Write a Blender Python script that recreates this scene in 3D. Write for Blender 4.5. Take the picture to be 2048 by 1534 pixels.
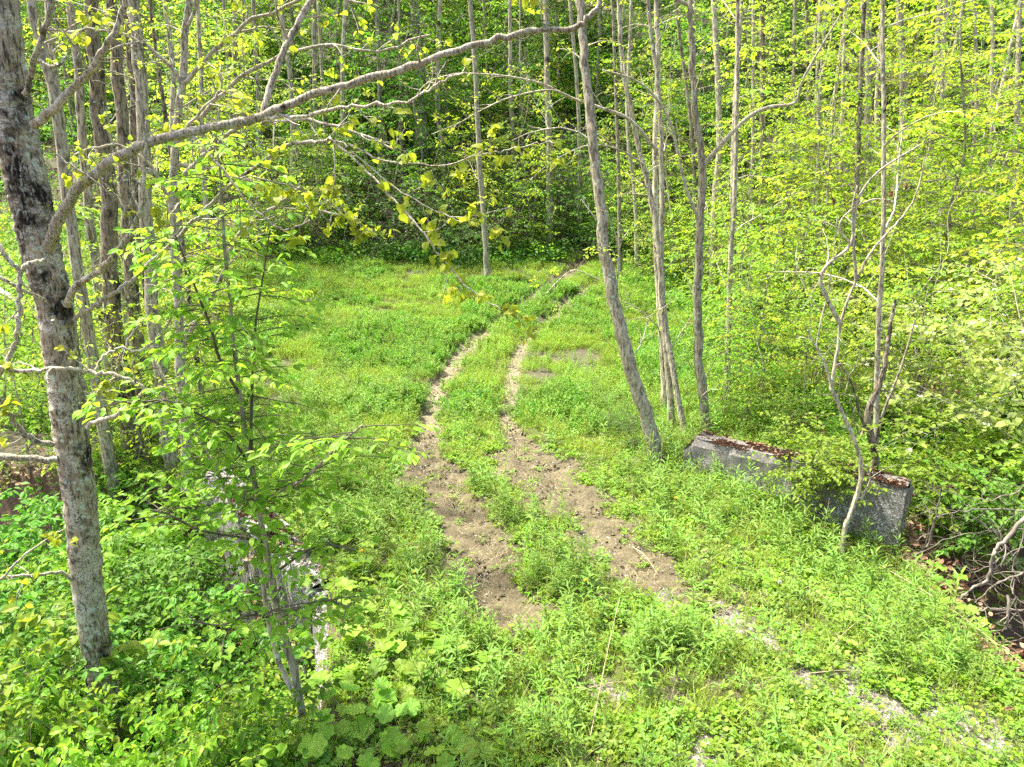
import bpy, math, random
import numpy as np
from mathutils import Vector, Matrix

# ------------------------------------------------------------------ camera, world, sun, exposure
for o in list(bpy.data.objects): bpy.data.objects.remove(o)
SC = bpy.context.scene
COL = SC.collection
W2, H2, F = 2048.0, 1534.0, 1400.0
PITCH = math.radians(15.0); CAMH = 4.3
cd = bpy.data.cameras.new('camera'); cam = bpy.data.objects.new('camera', cd); COL.objects.link(cam)
cam.location = (0, 0, CAMH); cam.rotation_euler = (math.pi/2-PITCH, 0, 0)
cd.sensor_width = 36; cd.lens = F/W2*36; cd.clip_start = .05; cd.clip_end = 600
SC.camera = cam
SUN_AZ = math.atan2(-0.80, 0.30)          # sun stands front left of the camera
SUN_EL = math.radians(64)
w = bpy.data.worlds.new('World'); SC.world = w; w.use_nodes = True
nt = w.node_tree; bg = nt.nodes['Background']
sky = nt.nodes.new('ShaderNodeTexSky'); sky.sky_type = 'NISHITA'; sky.sun_disc = False
sky.sun_elevation = SUN_EL; sky.sun_rotation = SUN_AZ; sky.dust_density = 5; sky.air_density = .8; sky.ozone_density = .4
nt.links.new(sky.outputs[0], bg.inputs[0]); bg.inputs[1].default_value = .14
sd = bpy.data.lights.new('sun', 'SUN'); sun = bpy.data.objects.new('sun', sd); COL.objects.link(sun)
sd.energy = 4.2; sd.angle = math.radians(1.6); sd.color = (1, .94, .84)
sdir = Vector((math.sin(SUN_AZ)*math.cos(SUN_EL), math.cos(SUN_AZ)*math.cos(SUN_EL), math.sin(SUN_EL)))
sun.rotation_euler = sdir.to_track_quat('Z', 'Y').to_euler()
SC.view_settings.view_transform = 'Standard'; SC.view_settings.look = 'None'
SC.view_settings.exposure = 1.75; SC.view_settings.gamma = 1
cy = SC.cycles
cy.max_bounces = 7; cy.diffuse_bounces = 4; cy.glossy_bounces = 2; cy.transmission_bounces = 5; cy.transparent_max_bounces = 4
cy.use_denoising = False

# ------------------------------------------------------------------ helpers: pixels to points, noise, terrain
cp, sp = math.cos(PITCH), math.sin(PITCH)
def ray(px, py):
    u, v = (px-W2/2)/F, -(py-H2/2)/F
    return np.array([u, cp+v*sp, -sp+v*cp])
def at(px, py, Y):
    d = ray(px, py); return np.array([0, 0, CAMH])+d*(Y/d[1])
def depth(p): return p[1]*cp+(CAMH-p[2])*sp
def hashn(ix, iy, s):
    n = (ix.astype(np.int64)*374761393+iy.astype(np.int64)*668265263+s*974634777) & 0xffffffff
    n = ((n ^ (n >> 13))*1274126177) & 0xffffffff
    return ((n ^ (n >> 16)) & 0xffff)/65535.
def vn(x, y, f=1., s=0):
    x = np.asarray(x, float)*f+100; y = np.asarray(y, float)*f+100
    ix, iy = np.floor(x), np.floor(y); fx, fy = x-ix, y-iy
    fx = fx*fx*(3-2*fx); fy = fy*fy*(3-2*fy)
    a, b = hashn(ix, iy, s), hashn(ix+1, iy, s); c, d = hashn(ix, iy+1, s), hashn(ix+1, iy+1, s)
    return (a*(1-fx)+b*fx)*(1-fy)+(c*(1-fx)+d*fx)*fy
def fbm(x, y, f=1., s=0, o=3): return sum(vn(x, y, f*2**k, s+k)/2**k for k in range(o))/sum(1/2**k for k in range(o))
def sst(x, a, b):
    t = np.clip((x-a)/(b-a), 0, 1); return t*t*(3-2*t)
def dseg(x, y, pts):
    best = np.full(np.shape(x), 1e9)
    for (ax, ay), (bx, by) in zip(pts[:-1], pts[1:]):
        dx, dy = bx-ax, by-ay
        t = np.clip(((x-ax)*dx+(y-ay)*dy)/(dx*dx+dy*dy), 0, 1)
        best = np.minimum(best, np.hypot(x-ax-t*dx, y-ay-t*dy))
    return best
def inpoly(x, y, P):
    r = np.zeros(np.shape(x), bool)
    for i in range(len(P)):
        (ax, ay), (bx, by) = P[i], P[i-1]
        c = ((ay > y) != (by > y)) & (x < (bx-ax)*(y-ay)/(by-ay+1e-12)+ax); r ^= c
    return r
RAV_R = [(5.45, 9.0), (5.15, 7.9), (4.65, 6.2), (4.8, 4.0), (4.9, -6), (60, -6), (60, 12), (9, 10.6), (6.6, 10.0)]
RAV_L = [(-4.38, 10.02), (-2.1, 7.45), (-1.75, 6.1), (-1.62, 5.1), (-1.5, 4), (-1.2, -6), (-60, -6), (-60, 12.5), (-10, 11.2)]
def H0(x, y):
    x = np.asarray(x, float); y = np.asarray(y, float)
    z = .0059*np.clip(y-13, 0, 17)**2 + .2*np.clip(y-30, 0, None)
    foot = 32+2.5*np.sin(x*.12)+np.clip(-x-8, 0, 25)*.35
    z = z+.45*np.clip(y-foot, 0, None)*sst(y-foot, -1, 6)
    z = z+.5*sst(x, 4, 12)*sst(y, 11, 20)*.6
    z = z-.45*np.exp(-((x-4.9)**2/1.6+(y-8.0)**2/2.5))
    for R, dep, wd in ((RAV_R, 2.6, 1.5), (RAV_L, 1.8, .4)):
        ins = inpoly(x, y, R); d = dseg(x, y, R[:4]+[]) if False else dseg(x, y, R+[R[0]])
        z = z-np.where(ins, dep*sst(d, 0, wd), 0)
    z = z+(fbm(x, y, .35, 3)-.5)*.22*sst(y, 10, 20)+(fbm(x, y, 1.3, 9)-.5)*.1
    return z
def ground_hit(px, py):
    d = ray(px, py); t = 3.
    while t < 140:
        p = d*t
        if CAMH+p[2] < float(H0(p[0], p[1])): break
        t += .03 if t < 20 else .1
    return (p[0], p[1])
LR = [ground_hit(*q) for q in ((1010,1240),(985,1180),(945,1100),(905,1010),(858,930),(850,870),(872,780),(915,712),(965,665),(1025,622),(1085,580),(1150,535),(1190,512))]
RR = [ground_hit(*q) for q in ((1330,1180),(1235,1090),(1150,1010),(1065,925),(1020,860),(1018,780),(1032,710),(1082,650),(1142,600),(1200,558),(1235,535))]
MUDP = [(ground_hit(px, py), r) for px, py, r in ((870,950,.7),(900,1010,.55),(1000,915,.4),(1075,945,.75),(1130,1000,.7),(1200,1070,.6),(960,1110,.5),(940,1060,.5),(1290,1140,.5),(930,1140,.35),(1010,1210,.36),(1070,1240,.28))]
GRAV = [(ground_hit(px, py), r) for px, py, r in ((1440,1240,.3),(1540,1300,.25),(1650,1370,.38),(1760,1420,.35),(1900,1450,.38),(1200,1400,.22),(1400,1530,.25),(1560,1160,.12),(1980,1490,.3),(1330,1200,.25),(1270,1440,.15))]
BENCH = [ground_hit(q[0], q[1]) for q in ((1480,1250),(1650,1370),(1850,1450),(2047,1510))]
def mud(x, y):
    n = fbm(x, y, 2.4, 31)-.5; n2 = fbm(x, y, 7, 41)-.5
    wd = .28-.05*sst(y, 12, 14)-.08*sst(y,17,26)+n*.3+n2*.2
    m = 1-sst(dseg(x, y, LR), wd, wd+.1)
    wr = wd-.04-.05*sst(y, 11, 16)
    m = np.maximum(m, 1-sst(dseg(x, y, RR), wr, wr+.1))
    for (c, r) in MUDP:
        m = np.maximum(m, 1-sst(np.hypot(x-c[0], y-c[1])+n*.5+n2*.3, r*.8, r*1.2))
    return m
def grav(x, y):
    n = fbm(x, y, 3, 51)-.5; m = np.zeros(np.shape(x))
    for (c, r) in GRAV:
        m = np.maximum(m, .85*(1-sst(np.hypot(x-c[0], y-c[1])+n*.55, r*.5, r*1.25)))
    return m
def H(x, y):
    z = H0(x, y)
    a, b = dseg(x, y, LR), dseg(x, y, RR)
    dpt = .05+.09*sst(y, 11, 14)
    z = z-dpt*(1-sst(a, .16, .4))-dpt*.7*(1-sst(b, .14, .36))
    return z
def hz(x, y): return float(H(np.array([x], float), np.array([y], float))[0])

# ------------------------------------------------------------------ helpers: objects, meshes, materials
def tag(o, label=None, cat=None, group=None, kind=None):
    if label: o['label'] = label
    if cat: o['category'] = cat
    if group: o['group'] = group
    if kind: o['kind'] = kind
    return o
def empty(name, loc=(0, 0, 0)):
    o = bpy.data.objects.new(name, None); COL.objects.link(o); o.location = loc; o.empty_display_size = .3; return o
class MB:
    def __init__(s): s.v = []; s.f = []; s.n = 0
    def add(s, verts, faces, mat=0, smooth=False):
        verts = np.asarray(verts, float).reshape(-1, 3); faces = np.asarray(faces, np.int64)
        s.v.append(verts); s.f.append((faces+s.n, mat, smooth)); s.n += len(verts)
    def mesh(s, name, mats):
        me = bpy.data.meshes.new(name)
        V = np.concatenate(s.v) if s.v else np.zeros((0, 3))
        me.vertices.add(len(V)); me.vertices.foreach_set('co', V.astype(np.float32).ravel())
        nl = sum(f.size for f, _, _ in s.f); nf = sum(len(f) for f, _, _ in s.f)
        me.loops.add(nl); me.polygons.add(nf)
        me.loops.foreach_set('vertex_index', np.concatenate([f.ravel() for f, _, _ in s.f]).astype(np.int32))
        cnt = np.concatenate([np.full(len(f), f.shape[1]) for f, _, _ in s.f])
        me.polygons.foreach_set('loop_start', (np.cumsum(cnt)-cnt).astype(np.int32))
        me.polygons.foreach_set('material_index', np.concatenate([np.full(len(f), m) for f, m, _ in s.f]).astype(np.int32))
        me.polygons.foreach_set('use_smooth', np.concatenate([np.full(len(f), sm) for f, _, sm in s.f]))
        for m in mats: me.materials.append(m)
        me.update(calc_edges=True); return me
    def build(s, name, mats, parent=None, origin=(0, 0, 0)):
        if not isinstance(mats, (list, tuple)): mats = [mats]
        if parent is not None: origin = parent.location if parent.parent is None else Vector((0, 0, 0))
        off = np.array(origin, float)
        if off.any(): s.v = [v-off for v in s.v]
        o = bpy.data.objects.new(name, s.mesh(name, mats)); COL.objects.link(o)
        if parent is not None: o.parent = parent
        else: o.location = origin
        return o
def nrm(a): return a/np.maximum(np.linalg.norm(a, axis=-1, keepdims=True), 1e-9)
def crom(P, k=5):
    P = np.asarray(P, float)
    if len(P) < 3:
        t = np.linspace(0, 1, k+1)[:, None]; return P[0]*(1-t)+P[-1]*t
    Q = np.vstack([2*P[0]-P[1], P, 2*P[-1]-P[-2]]); out = []
    for i in range(1, len(Q)-2):
        for t in np.arange(k)/k:
            a, b, c, d = Q[i-1], Q[i], Q[i+1], Q[i+2]
            out.append(.5*((2*b)+(c-a)*t+(2*a-5*b+4*c-d)*t*t+(3*b-a-3*c+d)*t**3))
    out.append(P[-1]); return np.array(out)
def tube(mb, pts, rad, n=8, mat=0, wob=0, rng=None, cap=True):
    pts = np.asarray(pts, float); m = len(pts); rad = np.interp(np.linspace(0, 1, m), np.linspace(0, 1, len(rad)), rad) if len(rad) != m else np.asarray(rad, float)
    T = nrm(np.gradient(pts, axis=0)); main = pts[-1]-pts[0]
    ref = np.array([0, 1., 0]) if abs(main[1]) < .75*np.linalg.norm(main)+1e-9 else np.array([1., 0, 0])
    U = nrm(np.cross(T, ref)); V = np.cross(T, U)
    a = np.linspace(0, 2*math.pi, n, endpoint=False)
    R = rad[:, None]*np.ones((1, n))
    if wob:
        k = rng.normal(size=(m, n)); k = (k+np.roll(k, 1, 1)+np.roll(k, 1, 0))/1.7; R = R*(1+wob*k)
    ring = pts[:, None]+R[..., None]*(np.cos(a)[None, :, None]*U[:, None]+np.sin(a)[None, :, None]*V[:, None])
    i = np.arange(m-1)[:, None]*n; j = np.arange(n)[None]; j2 = (j+1) % n
    mb.add(ring.reshape(-1, 3), np.stack([i+j, i+j2, i+n+j2, i+n+j], -1).reshape(-1, 4), mat, n > 4)
    if cap and n > 4:
        mb.add(ring[-1], np.array([np.arange(n)]), mat); mb.add(ring[0], np.array([np.arange(n)[::-1]]), mat)
def sticks(mb, A, B, r0, r1, mat=0):
    """thin 3-sided tapering twigs from A to B (bent at a midpoint)"""
    A, B = np.asarray(A), np.asarray(B); N = len(A)
    if not N: return
    T = nrm(B-A); U = nrm(np.cross(T, np.array([.3, .5, .8]))); V = np.cross(T, U)
    M = (A+B)/2+np.array([0, 0, 1.])*np.linalg.norm(B-A, axis=1)[:, None]*.05
    ang = np.array([0, 2.094, 4.189]); rs = [np.broadcast_to(r0, (N,)), np.broadcast_to((np.asarray(r0)+r1)/2, (N,)), np.broadcast_to(r1, (N,))]
    rings = [P[:, None]+r[:, None, None]*(np.cos(ang)[None, :, None]*U[:, None]+np.sin(ang)[None, :, None]*V[:, None]) for P, r in zip((A, M, B), rs)]
    vv = np.concatenate(rings, 1).reshape(-1, 3)
    f = np.array([[0, 1, 4, 3], [1, 2, 5, 4], [2, 0, 3, 5], [3, 4, 7, 6], [4, 5, 8, 7], [5, 3, 6, 8]])
    mb.add(vv, (np.arange(N)[:, None, None]*9+f[None]).reshape(-1, 4), mat)
def fan(rim, c): return np.array([c]+rim, float), np.array([[0, i+1, (i+1) % len(rim)+1] for i in range(len(rim))])
LEAF = {}
LEAF['simple'] = (np.array([[0, 0, 0], [-.3, .42, .08], [0, 1, -.1], [.3, .42, .08]], float), np.array([[0, 1, 2], [0, 2, 3]]))
LEAF['oval'] = fan([[0, 0, 0], [-.2, .16, .05], [-.29, .42, .07], [-.19, .75, .02], [0, 1.02, -.12], [.19, .75, .02], [.29, .42, .07], [.2, .16, .05]], [0, .48, -.01])
LEAF['heart'] = fan([[0, .06, -.01], [-.2, -.05, .03], [-.42, .12, .07], [-.44, .42, .05], [-.27, .72, -.02], [0, 1.02, -.16], [.27, .72, -.02], [.44, .42, .05], [.42, .12, .07], [.2, -.05, .03]], [0, .4, -.02])
LEAF['lance'] = (np.array([[0, 0, 0], [-.075, .3, .05], [.075, .3, .05], [-.065, .65, .0], [.065, .65, .0], [0, 1, -.18]], float), np.array([[0, 2, 1, 1], [1, 2, 4, 3], [3, 4, 5, 5]])[1:2])
LEAF['lance'] = (np.array([[0, 0, 0], [-.085, .35, .06], [.085, .35, .06], [0, .35, .03], [-.07, .7, .0], [.07, .7, .0], [0, .7, -.03], [0, 1, -.18]], float),
                 np.array([[0, 3, 1], [0, 2, 3], [1, 3, 6], [1, 6, 4], [3, 2, 5], [3, 5, 6], [4, 6, 7], [6, 5, 7]]))
LEAF['round'] = fan([[math.sin(a)*.5*(1+.06*math.cos(a*5)), .5-math.cos(a)*.5, .05*math.cos(2*a)] for a in np.linspace(.35, 2*math.pi-.35, 9)], [0, .42, -.05])
_r = []
for k in range(23):
    a = .28+(2*math.pi-.56)*k/22; rr = .5*(1+.0*a) * (1.0 if k % 4 in (1, 2) else (.93 if k % 4 == 3 else .80)) * (1+.05*math.sin(k*2.7))
    _r.append([math.sin(a)*rr*1.05, .5-math.cos(a)*rr, .06*math.cos(3*a)+.04*(k % 2)])
LEAF['lobed'] = fan(_r, [0, .45, -.04])
LEAF['petal4'] = (np.array([[0, 0, 0], [-.25, .5, .1], [0, .6, .1], [.25, .5, .1], [.5, .25, .1], [.6, 0, .1], [.5, -.25, .1], [.25, -.5, .1], [0, -.6, .1], [-.25, -.5, .1], [-.5, -.25, .1], [-.6, 0, .1], [-.5, .25, .1]], float),
                  np.array([[0, 1, 2], [0, 2, 3], [0, 4, 5], [0, 5, 6], [0, 7, 8], [0, 8, 9], [0, 10, 11], [0, 11, 12]]))
def leaves(mb, kind, pos, dr, nm, size, mat=0):
    if not len(pos): return
    tv, tf = LEAF[kind]; dr = nrm(dr); x = nrm(np.cross(dr, nm)); z = np.cross(x, dr)
    size = np.broadcast_to(size, (len(pos),))[:, None, None]
    V = pos[:, None]+size*(tv[None, :, 0:1]*x[:, None]+tv[None, :, 1:2]*dr[:, None]+tv[None, :, 2:3]*z[:, None])
    mb.add(V.reshape(-1, 3), (np.arange(len(pos))[:, None, None]*len(tv)+tf[None]).reshape(-1, tf.shape[1]), mat)
def spray(mb, pts, rng, kind, size, tl=.5, ts=.09, ls=.06, t0=.2, flat=.8, tw=.003, tmat=0, lmat=1, droop=.25, both=False, dens=1., tip=1):
    """side twigs along a limb, leaves along the twigs"""
    pts = np.asarray(pts); seg = np.linalg.norm(np.diff(pts, axis=0), axis=1); s = np.r_[0, np.cumsum(seg)]; L = s[-1]
    m = max(2, int(L*(1-t0)/ts)); q = t0*L+(1-t0)*L*(np.arange(m)+rng.random(m)*.7)/m
    P = np.stack([np.interp(q, s, pts[:, k]) for k in range(3)], 1)
    T = nrm(np.stack([np.interp(q, s, np.gradient(pts[:, k], s+np.arange(len(s))*1e-6)) for k in range(3)], 1))
    up = np.array([0, 0, 1.]); side = nrm(np.cross(T, up)+1e-3)
    sg = np.where(np.arange(m) % 2, 1., -1.)[:, None]
    vert = (rng.random((m, 1))-.5)*2*(1-flat)
    D = nrm(T*(.55+.3*rng.random((m, 1)))+side*sg*(.8-.4*abs(vert))+up*vert*1.4+rng.normal(size=(m, 3))*.12)
    tt = (q/L-t0)/(1-t0)
    tlen = tl*(1-.65*tt)*(.55+.6*rng.random(m))
    E = P+D*tlen[:, None]-up*(droop*tlen**2/max(tl, .01))[:, None]
    if tmat is not None: sticks(mb, P, E, tw, tw*.4, tmat)
    if tip: P = np.vstack([P, pts[-1:]-T[-1:]*tl*.3]); E = np.vstack([E, pts[-1:]+T[-1:]*tl*.2]); D = np.vstack([D, T[-1:]]); tlen = np.r_[tlen, tl*.5]; m += 1
    k = np.maximum(1, (tlen/ls).astype(int)); idx = np.repeat(np.arange(m), k)
    if dens < 1:
        idx = idx[rng.random(len(idx)) < dens]
    j = rng.random(len(idx))*.9+.12; j = np.minimum(j, 1)
    pos = P[idx]+(E-P)[idx]*j[:, None]+up*(np.sin(j*3.14)*.05*tlen[idx])[:, None]
    d2 = nrm((E-P)[idx]); s2 = nrm(np.cross(d2, up)+1e-3); sg2 = rng.choice([-1., 1.], len(idx))[:, None]
    a = rng.normal(size=(len(idx), 3))
    dr = nrm(d2*.7+s2*sg2*.8+a*.2-up*(.1+.35*rng.random((len(idx), 1))))
    nm = nrm(up*1.+a[:, ::-1]*(.3+.25*(1-flat))+s2*sg2*.25)
    sz = size*(.6+.55*rng.random(len(idx)))
    leaves(mb, kind, pos, dr, nm, sz, lmat)
    return P, E
# ---------------- materials
def newmat(name):
    m = bpy.data.materials.new(name); m.use_nodes = True; t = m.node_tree; t.nodes.clear()
    out = t.nodes.new('ShaderNodeOutputMaterial'); return m, t, out
def nd(t, typ, **kw):
    n = t.nodes.new(typ)
    for k, v in kw.items():
        if k.startswith('i_'):
            key = k[2:]; n.inputs[int(key) if key.isdigit() else key.replace('_', ' ')].default_value = v
        else: setattr(n, k, v)
    return n
def ramp(t, stops, interp='LINEAR'):
    r = t.nodes.new('ShaderNodeValToRGB'); e = r.color_ramp.elements; r.color_ramp.interpolation = interp
    while len(e) > 1: e.remove(e[0])
    e[0].position = stops[0][0]; e[0].color = (*stops[0][1], 1)
    for p, c in stops[1:]: x = e.new(p); x.color = (*c, 1)
    return r
def leafmat(name, cols, trans=.45, rough=.5, objvar=.25, tint=(1.3, 1.25, .8)):
    m, t, out = newmat(name); L = t.links.new
    geo = nd(t, 'ShaderNodeNewGeometry'); rp = ramp(t, [(i/(len(cols)-1), c) for i, c in enumerate(cols)])
    L(geo.outputs['Random Per Island'], rp.inputs[0])
    oi = nd(t, 'ShaderNodeObjectInfo'); mr = nd(t, 'ShaderNodeMapRange', i_3=1-objvar, i_4=1+objvar); L(oi.outputs['Random'], mr.inputs[0])
    hs = nd(t, 'ShaderNodeHueSaturation'); L(rp.outputs[0], hs.inputs['Color']); L(mr.outputs[0], hs.inputs['Value'])
    mh = nd(t, 'ShaderNodeMapRange', i_3=.485, i_4=.515); L(oi.outputs['Random'], mh.inputs[0]); L(mh.outputs[0], hs.inputs['Hue'])
    p = nd(t, 'ShaderNodeBsdfPrincipled', i_Roughness=rough); p.inputs['Specular IOR Level'].default_value = .3
    L(hs.outputs[0], p.inputs['Base Color'])
    mx = nd(t, 'ShaderNodeMix', data_type='RGBA', blend_type='MULTIPLY'); mx.inputs[0].default_value = 1; mx.inputs[7].default_value = (*tint, 1)
    L(hs.outputs[0], mx.inputs[6])
    tr = nd(t, 'ShaderNodeBsdfTranslucent'); L(mx.outputs[2], tr.inputs[0])
    ms = nd(t, 'ShaderNodeMixShader'); ms.inputs[0].default_value = trans
    L(p.outputs[0], ms.inputs[1]); L(tr.outputs[0], ms.inputs[2]); L(ms.outputs[0], out.inputs[0])
    return m
def barkmat(name, base, dark, pale, moss, scale=1., lichen=.5, spots=.5, mossamt=.5):
    """grooved bark with pale crust lichen, grey green lichen spots and dark moss patches"""
    m, t, out = newmat(name); L = t.links.new
    tc = nd(t, 'ShaderNodeTexCoord'); mp = nd(t, 'ShaderNodeMapping'); mp.inputs['Scale'].default_value = (42*scale, 42*scale, 8*scale)
    L(tc.outputs['Object'], mp.inputs[0])
    n1 = nd(t, 'ShaderNodeTexNoise', i_Scale=1., i_Detail=4., i_Roughness=.7, i_Distortion=.6); L(mp.outputs[0], n1.inputs['Vector'])
    r1 = ramp(t, [(.40, dark), (.48, base), (.60, tuple(min(1, c*1.7) for c in base))]); L(n1.outputs[0], r1.inputs[0])
    n2 = nd(t, 'ShaderNodeTexNoise', i_Scale=5*scale, i_Detail=6., i_Roughness=.75); L(tc.outputs['Object'], n2.inputs['Vector'])
    r2 = ramp(t, [(.62-.2*lichen, (0, 0, 0)), (.7-.2*lichen, (1, 1, 1))]); L(n2.outputs[0], r2.inputs[0])
    n2b = nd(t, 'ShaderNodeTexNoise', i_Scale=70*scale, i_Detail=3., i_Roughness=.7); L(tc.outputs['Object'], n2b.inputs['Vector'])
    r2b = ramp(t, [(.42, (0, 0, 0)), (.56, (1, 1, 1))]); L(n2b.outputs[0], r2b.inputs[0])
    mm = nd(t, 'ShaderNodeMath', operation='MULTIPLY'); L(r2.outputs[0], mm.inputs[0]); L(r2b.outputs[0], mm.inputs[1])
    m1 = nd(t, 'ShaderNodeMix', data_type='RGBA'); L(mm.outputs[0], m1.inputs[0]); L(r1.outputs[0], m1.inputs[6]); m1.inputs[7].default_value = (*pale, 1)
    vo = nd(t, 'ShaderNodeTexVoronoi', i_Scale=14*scale); L(tc.outputs['Object'], vo.inputs['Vector'])
    r3 = ramp(t, [(.16+.12*spots, (1, 1, 1)), (.24+.12*spots, (0, 0, 0))]); L(vo.outputs[0], r3.inputs[0])
    n3 = nd(t, 'ShaderNodeTexNoise', i_Scale=2.3*scale, i_Detail=2.); n3m = nd(t, 'ShaderNodeMapping'); n3m.inputs['Location'].default_value = (5, 3, 8); L(tc.outputs['Object'], n3m.inputs[0]); L(n3m.outputs[0], n3.inputs['Vector'])
    r3b = ramp(t, [(.58-.2*spots, (0, 0, 0)), (.64-.2*spots, (1, 1, 1))]); L(n3.outputs[0], r3b.inputs[0])
    mm2 = nd(t, 'ShaderNodeMath', operation='MULTIPLY'); L(r3.outputs[0], mm2.inputs[0]); L(r3b.outputs[0], mm2.inputs[1])
    m2 = nd(t, 'ShaderNodeMix', data_type='RGBA'); L(mm2.outputs[0], m2.inputs[0]); L(m1.outputs[2], m2.inputs[6]); m2.inputs[7].default_value = (.36, .42, .33, 1)
    n4 = nd(t, 'ShaderNodeTexNoise', i_Scale=3.4*scale, i_Detail=5., i_Roughness=.7); n4m = nd(t, 'ShaderNodeMapping'); n4m.inputs['Location'].default_value = (15, 1, 4); n4m.inputs['Scale'].default_value = (1, 1, .7); L(tc.outputs['Object'], n4m.inputs[0]); L(n4m.outputs[0], n4.inputs['Vector'])
    r4 = ramp(t, [(.62-.15*mossamt, (0, 0, 0)), (.71-.15*mossamt, (1, 1, 1))]); L(n4.outputs[0], r4.inputs[0])
    m3 = nd(t, 'ShaderNodeMix', data_type='RGBA'); mm4 = nd(t, 'ShaderNodeMath', operation='MULTIPLY'); r4b = ramp(t, [(.40, (.12, .12, .12)), (.5, (1, 1, 1))]); L(n1.outputs[0], r4b.inputs[0]); L(r4.outputs[0], mm4.inputs[0]); L(r4b.outputs[0], mm4.inputs[1]); L(mm4.outputs[0], m3.inputs[0]); L(m2.outputs[2], m3.inputs[6]); m3.inputs[7].default_value = (*moss, 1)
    oi = nd(t, 'ShaderNodeObjectInfo'); mr = nd(t, 'ShaderNodeMapRange', i_3=1.0, i_4=1.65); L(oi.outputs['Random'], mr.inputs[0])
    hs = nd(t, 'ShaderNodeHueSaturation'); L(m3.outputs[2], hs.inputs['Color']); L(mr.outputs[0], hs.inputs['Value'])
    p = nd(t, 'ShaderNodeBsdfPrincipled', i_Roughness=.9); p.inputs['Specular IOR Level'].default_value = .2
    L(hs.outputs[0], p.inputs['Base Color'])
    b = nd(t, 'ShaderNodeBump', i_Strength=.9, i_Distance=.012); L(n1.outputs[0], b.inputs['Height']); L(b.outputs[0], p.inputs['Normal'])
    L(p.outputs[0], out.inputs[0]); return m
def plainmat(name, c1, c2, scale=20, rough=.85):
    m, t, out = newmat(name); L = t.links.new
    tc = nd(t, 'ShaderNodeTexCoord'); n = nd(t, 'ShaderNodeTexNoise', i_Scale=float(scale), i_Detail=4.); L(tc.outputs['Object'], n.inputs['Vector'])
    r = ramp(t, [(.35, c1), (.65, c2)]); L(n.outputs[0], r.inputs[0])
    p = nd(t, 'ShaderNodeBsdfPrincipled', i_Roughness=rough); L(r.outputs[0], p.inputs['Base Color']); L(p.outputs[0], out.inputs[0]); return m
M = {}
M['bark_main'] = barkmat('bark_mottled', (.20, .17, .12), (.05, .042, .03), (.46, .45, .37), (.012, .01, .008), 1., .75, .6, .75)
M['bark_branch'] = barkmat('bark_branch', (.26, .23, .165), (.09, .075, .05), (.5, .49, .42), (.03, .026, .02), 2.2, .6, .4, .3)
M['bark_grey'] = barkmat('bark_grey', (.23, .205, .145), (.10, .085, .058), (.38, .37, .29), (.03, .026, .02), .8, .4, .4, .25)
M['bark_dark'] = barkmat('bark_dark', (.14, .118, .08), (.035, .03, .022), (.30, .29, .23), (.015, .012, .01), .8, .4, .3, .6)
M['bark_far'] = barkmat('bark_far', (.25, .22, .155), (.09, .077, .052), (.34, .33, .26), (.03, .026, .02), .5, .4, .3, .3)
M['twig'] = plainmat('twig_bark', (.10, .085, .06), (.24, .215, .17), 12)
M['twig_green'] = plainmat('green_twig', (.06, .055, .03), (.14, .12, .07), 12)
M['straw'] = plainmat('dry_straw', (.28, .22, .11), (.45, .37, .22), 15)
M['leaf_bright'] = leafmat('leaf_spring_green', [(.16, .32, .03), (.22, .39, .035), (.30, .44, .045), (.18, .35, .03)], .52)
M['leaf_yellow'] = leafmat('leaf_yellow_green', [(.34, .45, .04), (.40, .48, .045), (.29, .42, .04), (.45, .48, .05)], .58, tint=(1.3, 1.35, .8))
M['leaf_mid'] = leafmat('leaf_mid_green', [(.075, .20, .02), (.11, .27, .028), (.155, .32, .03), (.09, .23, .022)], .48)
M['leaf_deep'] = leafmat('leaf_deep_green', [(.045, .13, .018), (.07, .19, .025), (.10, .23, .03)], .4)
M['leaf_blue'] = leafmat('leaf_pale_green', [(.25, .36, .08), (.30, .41, .09), (.36, .45, .08)], .45)
M['leaf_big'] = leafmat('leaf_broad_green', [(.15, .30, .03), (.20, .36, .035), (.26, .41, .045)], .45)
M['grass'] = leafmat('grass_blade', [(.23, .35, .04), (.29, .40, .05), (.37, .44, .08), (.18, .29, .035), (.46, .46, .2)], .48)
M['grass_deep'] = leafmat('grass_deep', [(.13, .26, .03), (.17, .31, .035), (.23, .35, .05)], .42)
M['forb'] = leafmat('forb_leaf', [(.14, .28, .045), (.20, .34, .05), (.26, .39, .05), (.17, .31, .07)], .45)
M['white'] = leafmat('white_petal', [(.75, .76, .66), (.8, .8, .74)], .3, tint=(1, 1, 1))
M['yellow'] = leafmat('yellow_petal', [(.8, .55, .02), (.8, .6, .04)], .3, tint=(1, 1, 1))
M['litter'] = leafmat('fallen_leaf', [(.17, .09, .05), (.26, .16, .09), (.36, .26, .17), (.12, .065, .04)], .15, .8, tint=(1, .9, .7))
M['clod'] = plainmat('clod_soil', (.07, .057, .027), (.18, .148, .08), 6)
M['stone'] = plainmat('pebble', (.3, .28, .24), (.62, .6, .54), 8)

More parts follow.
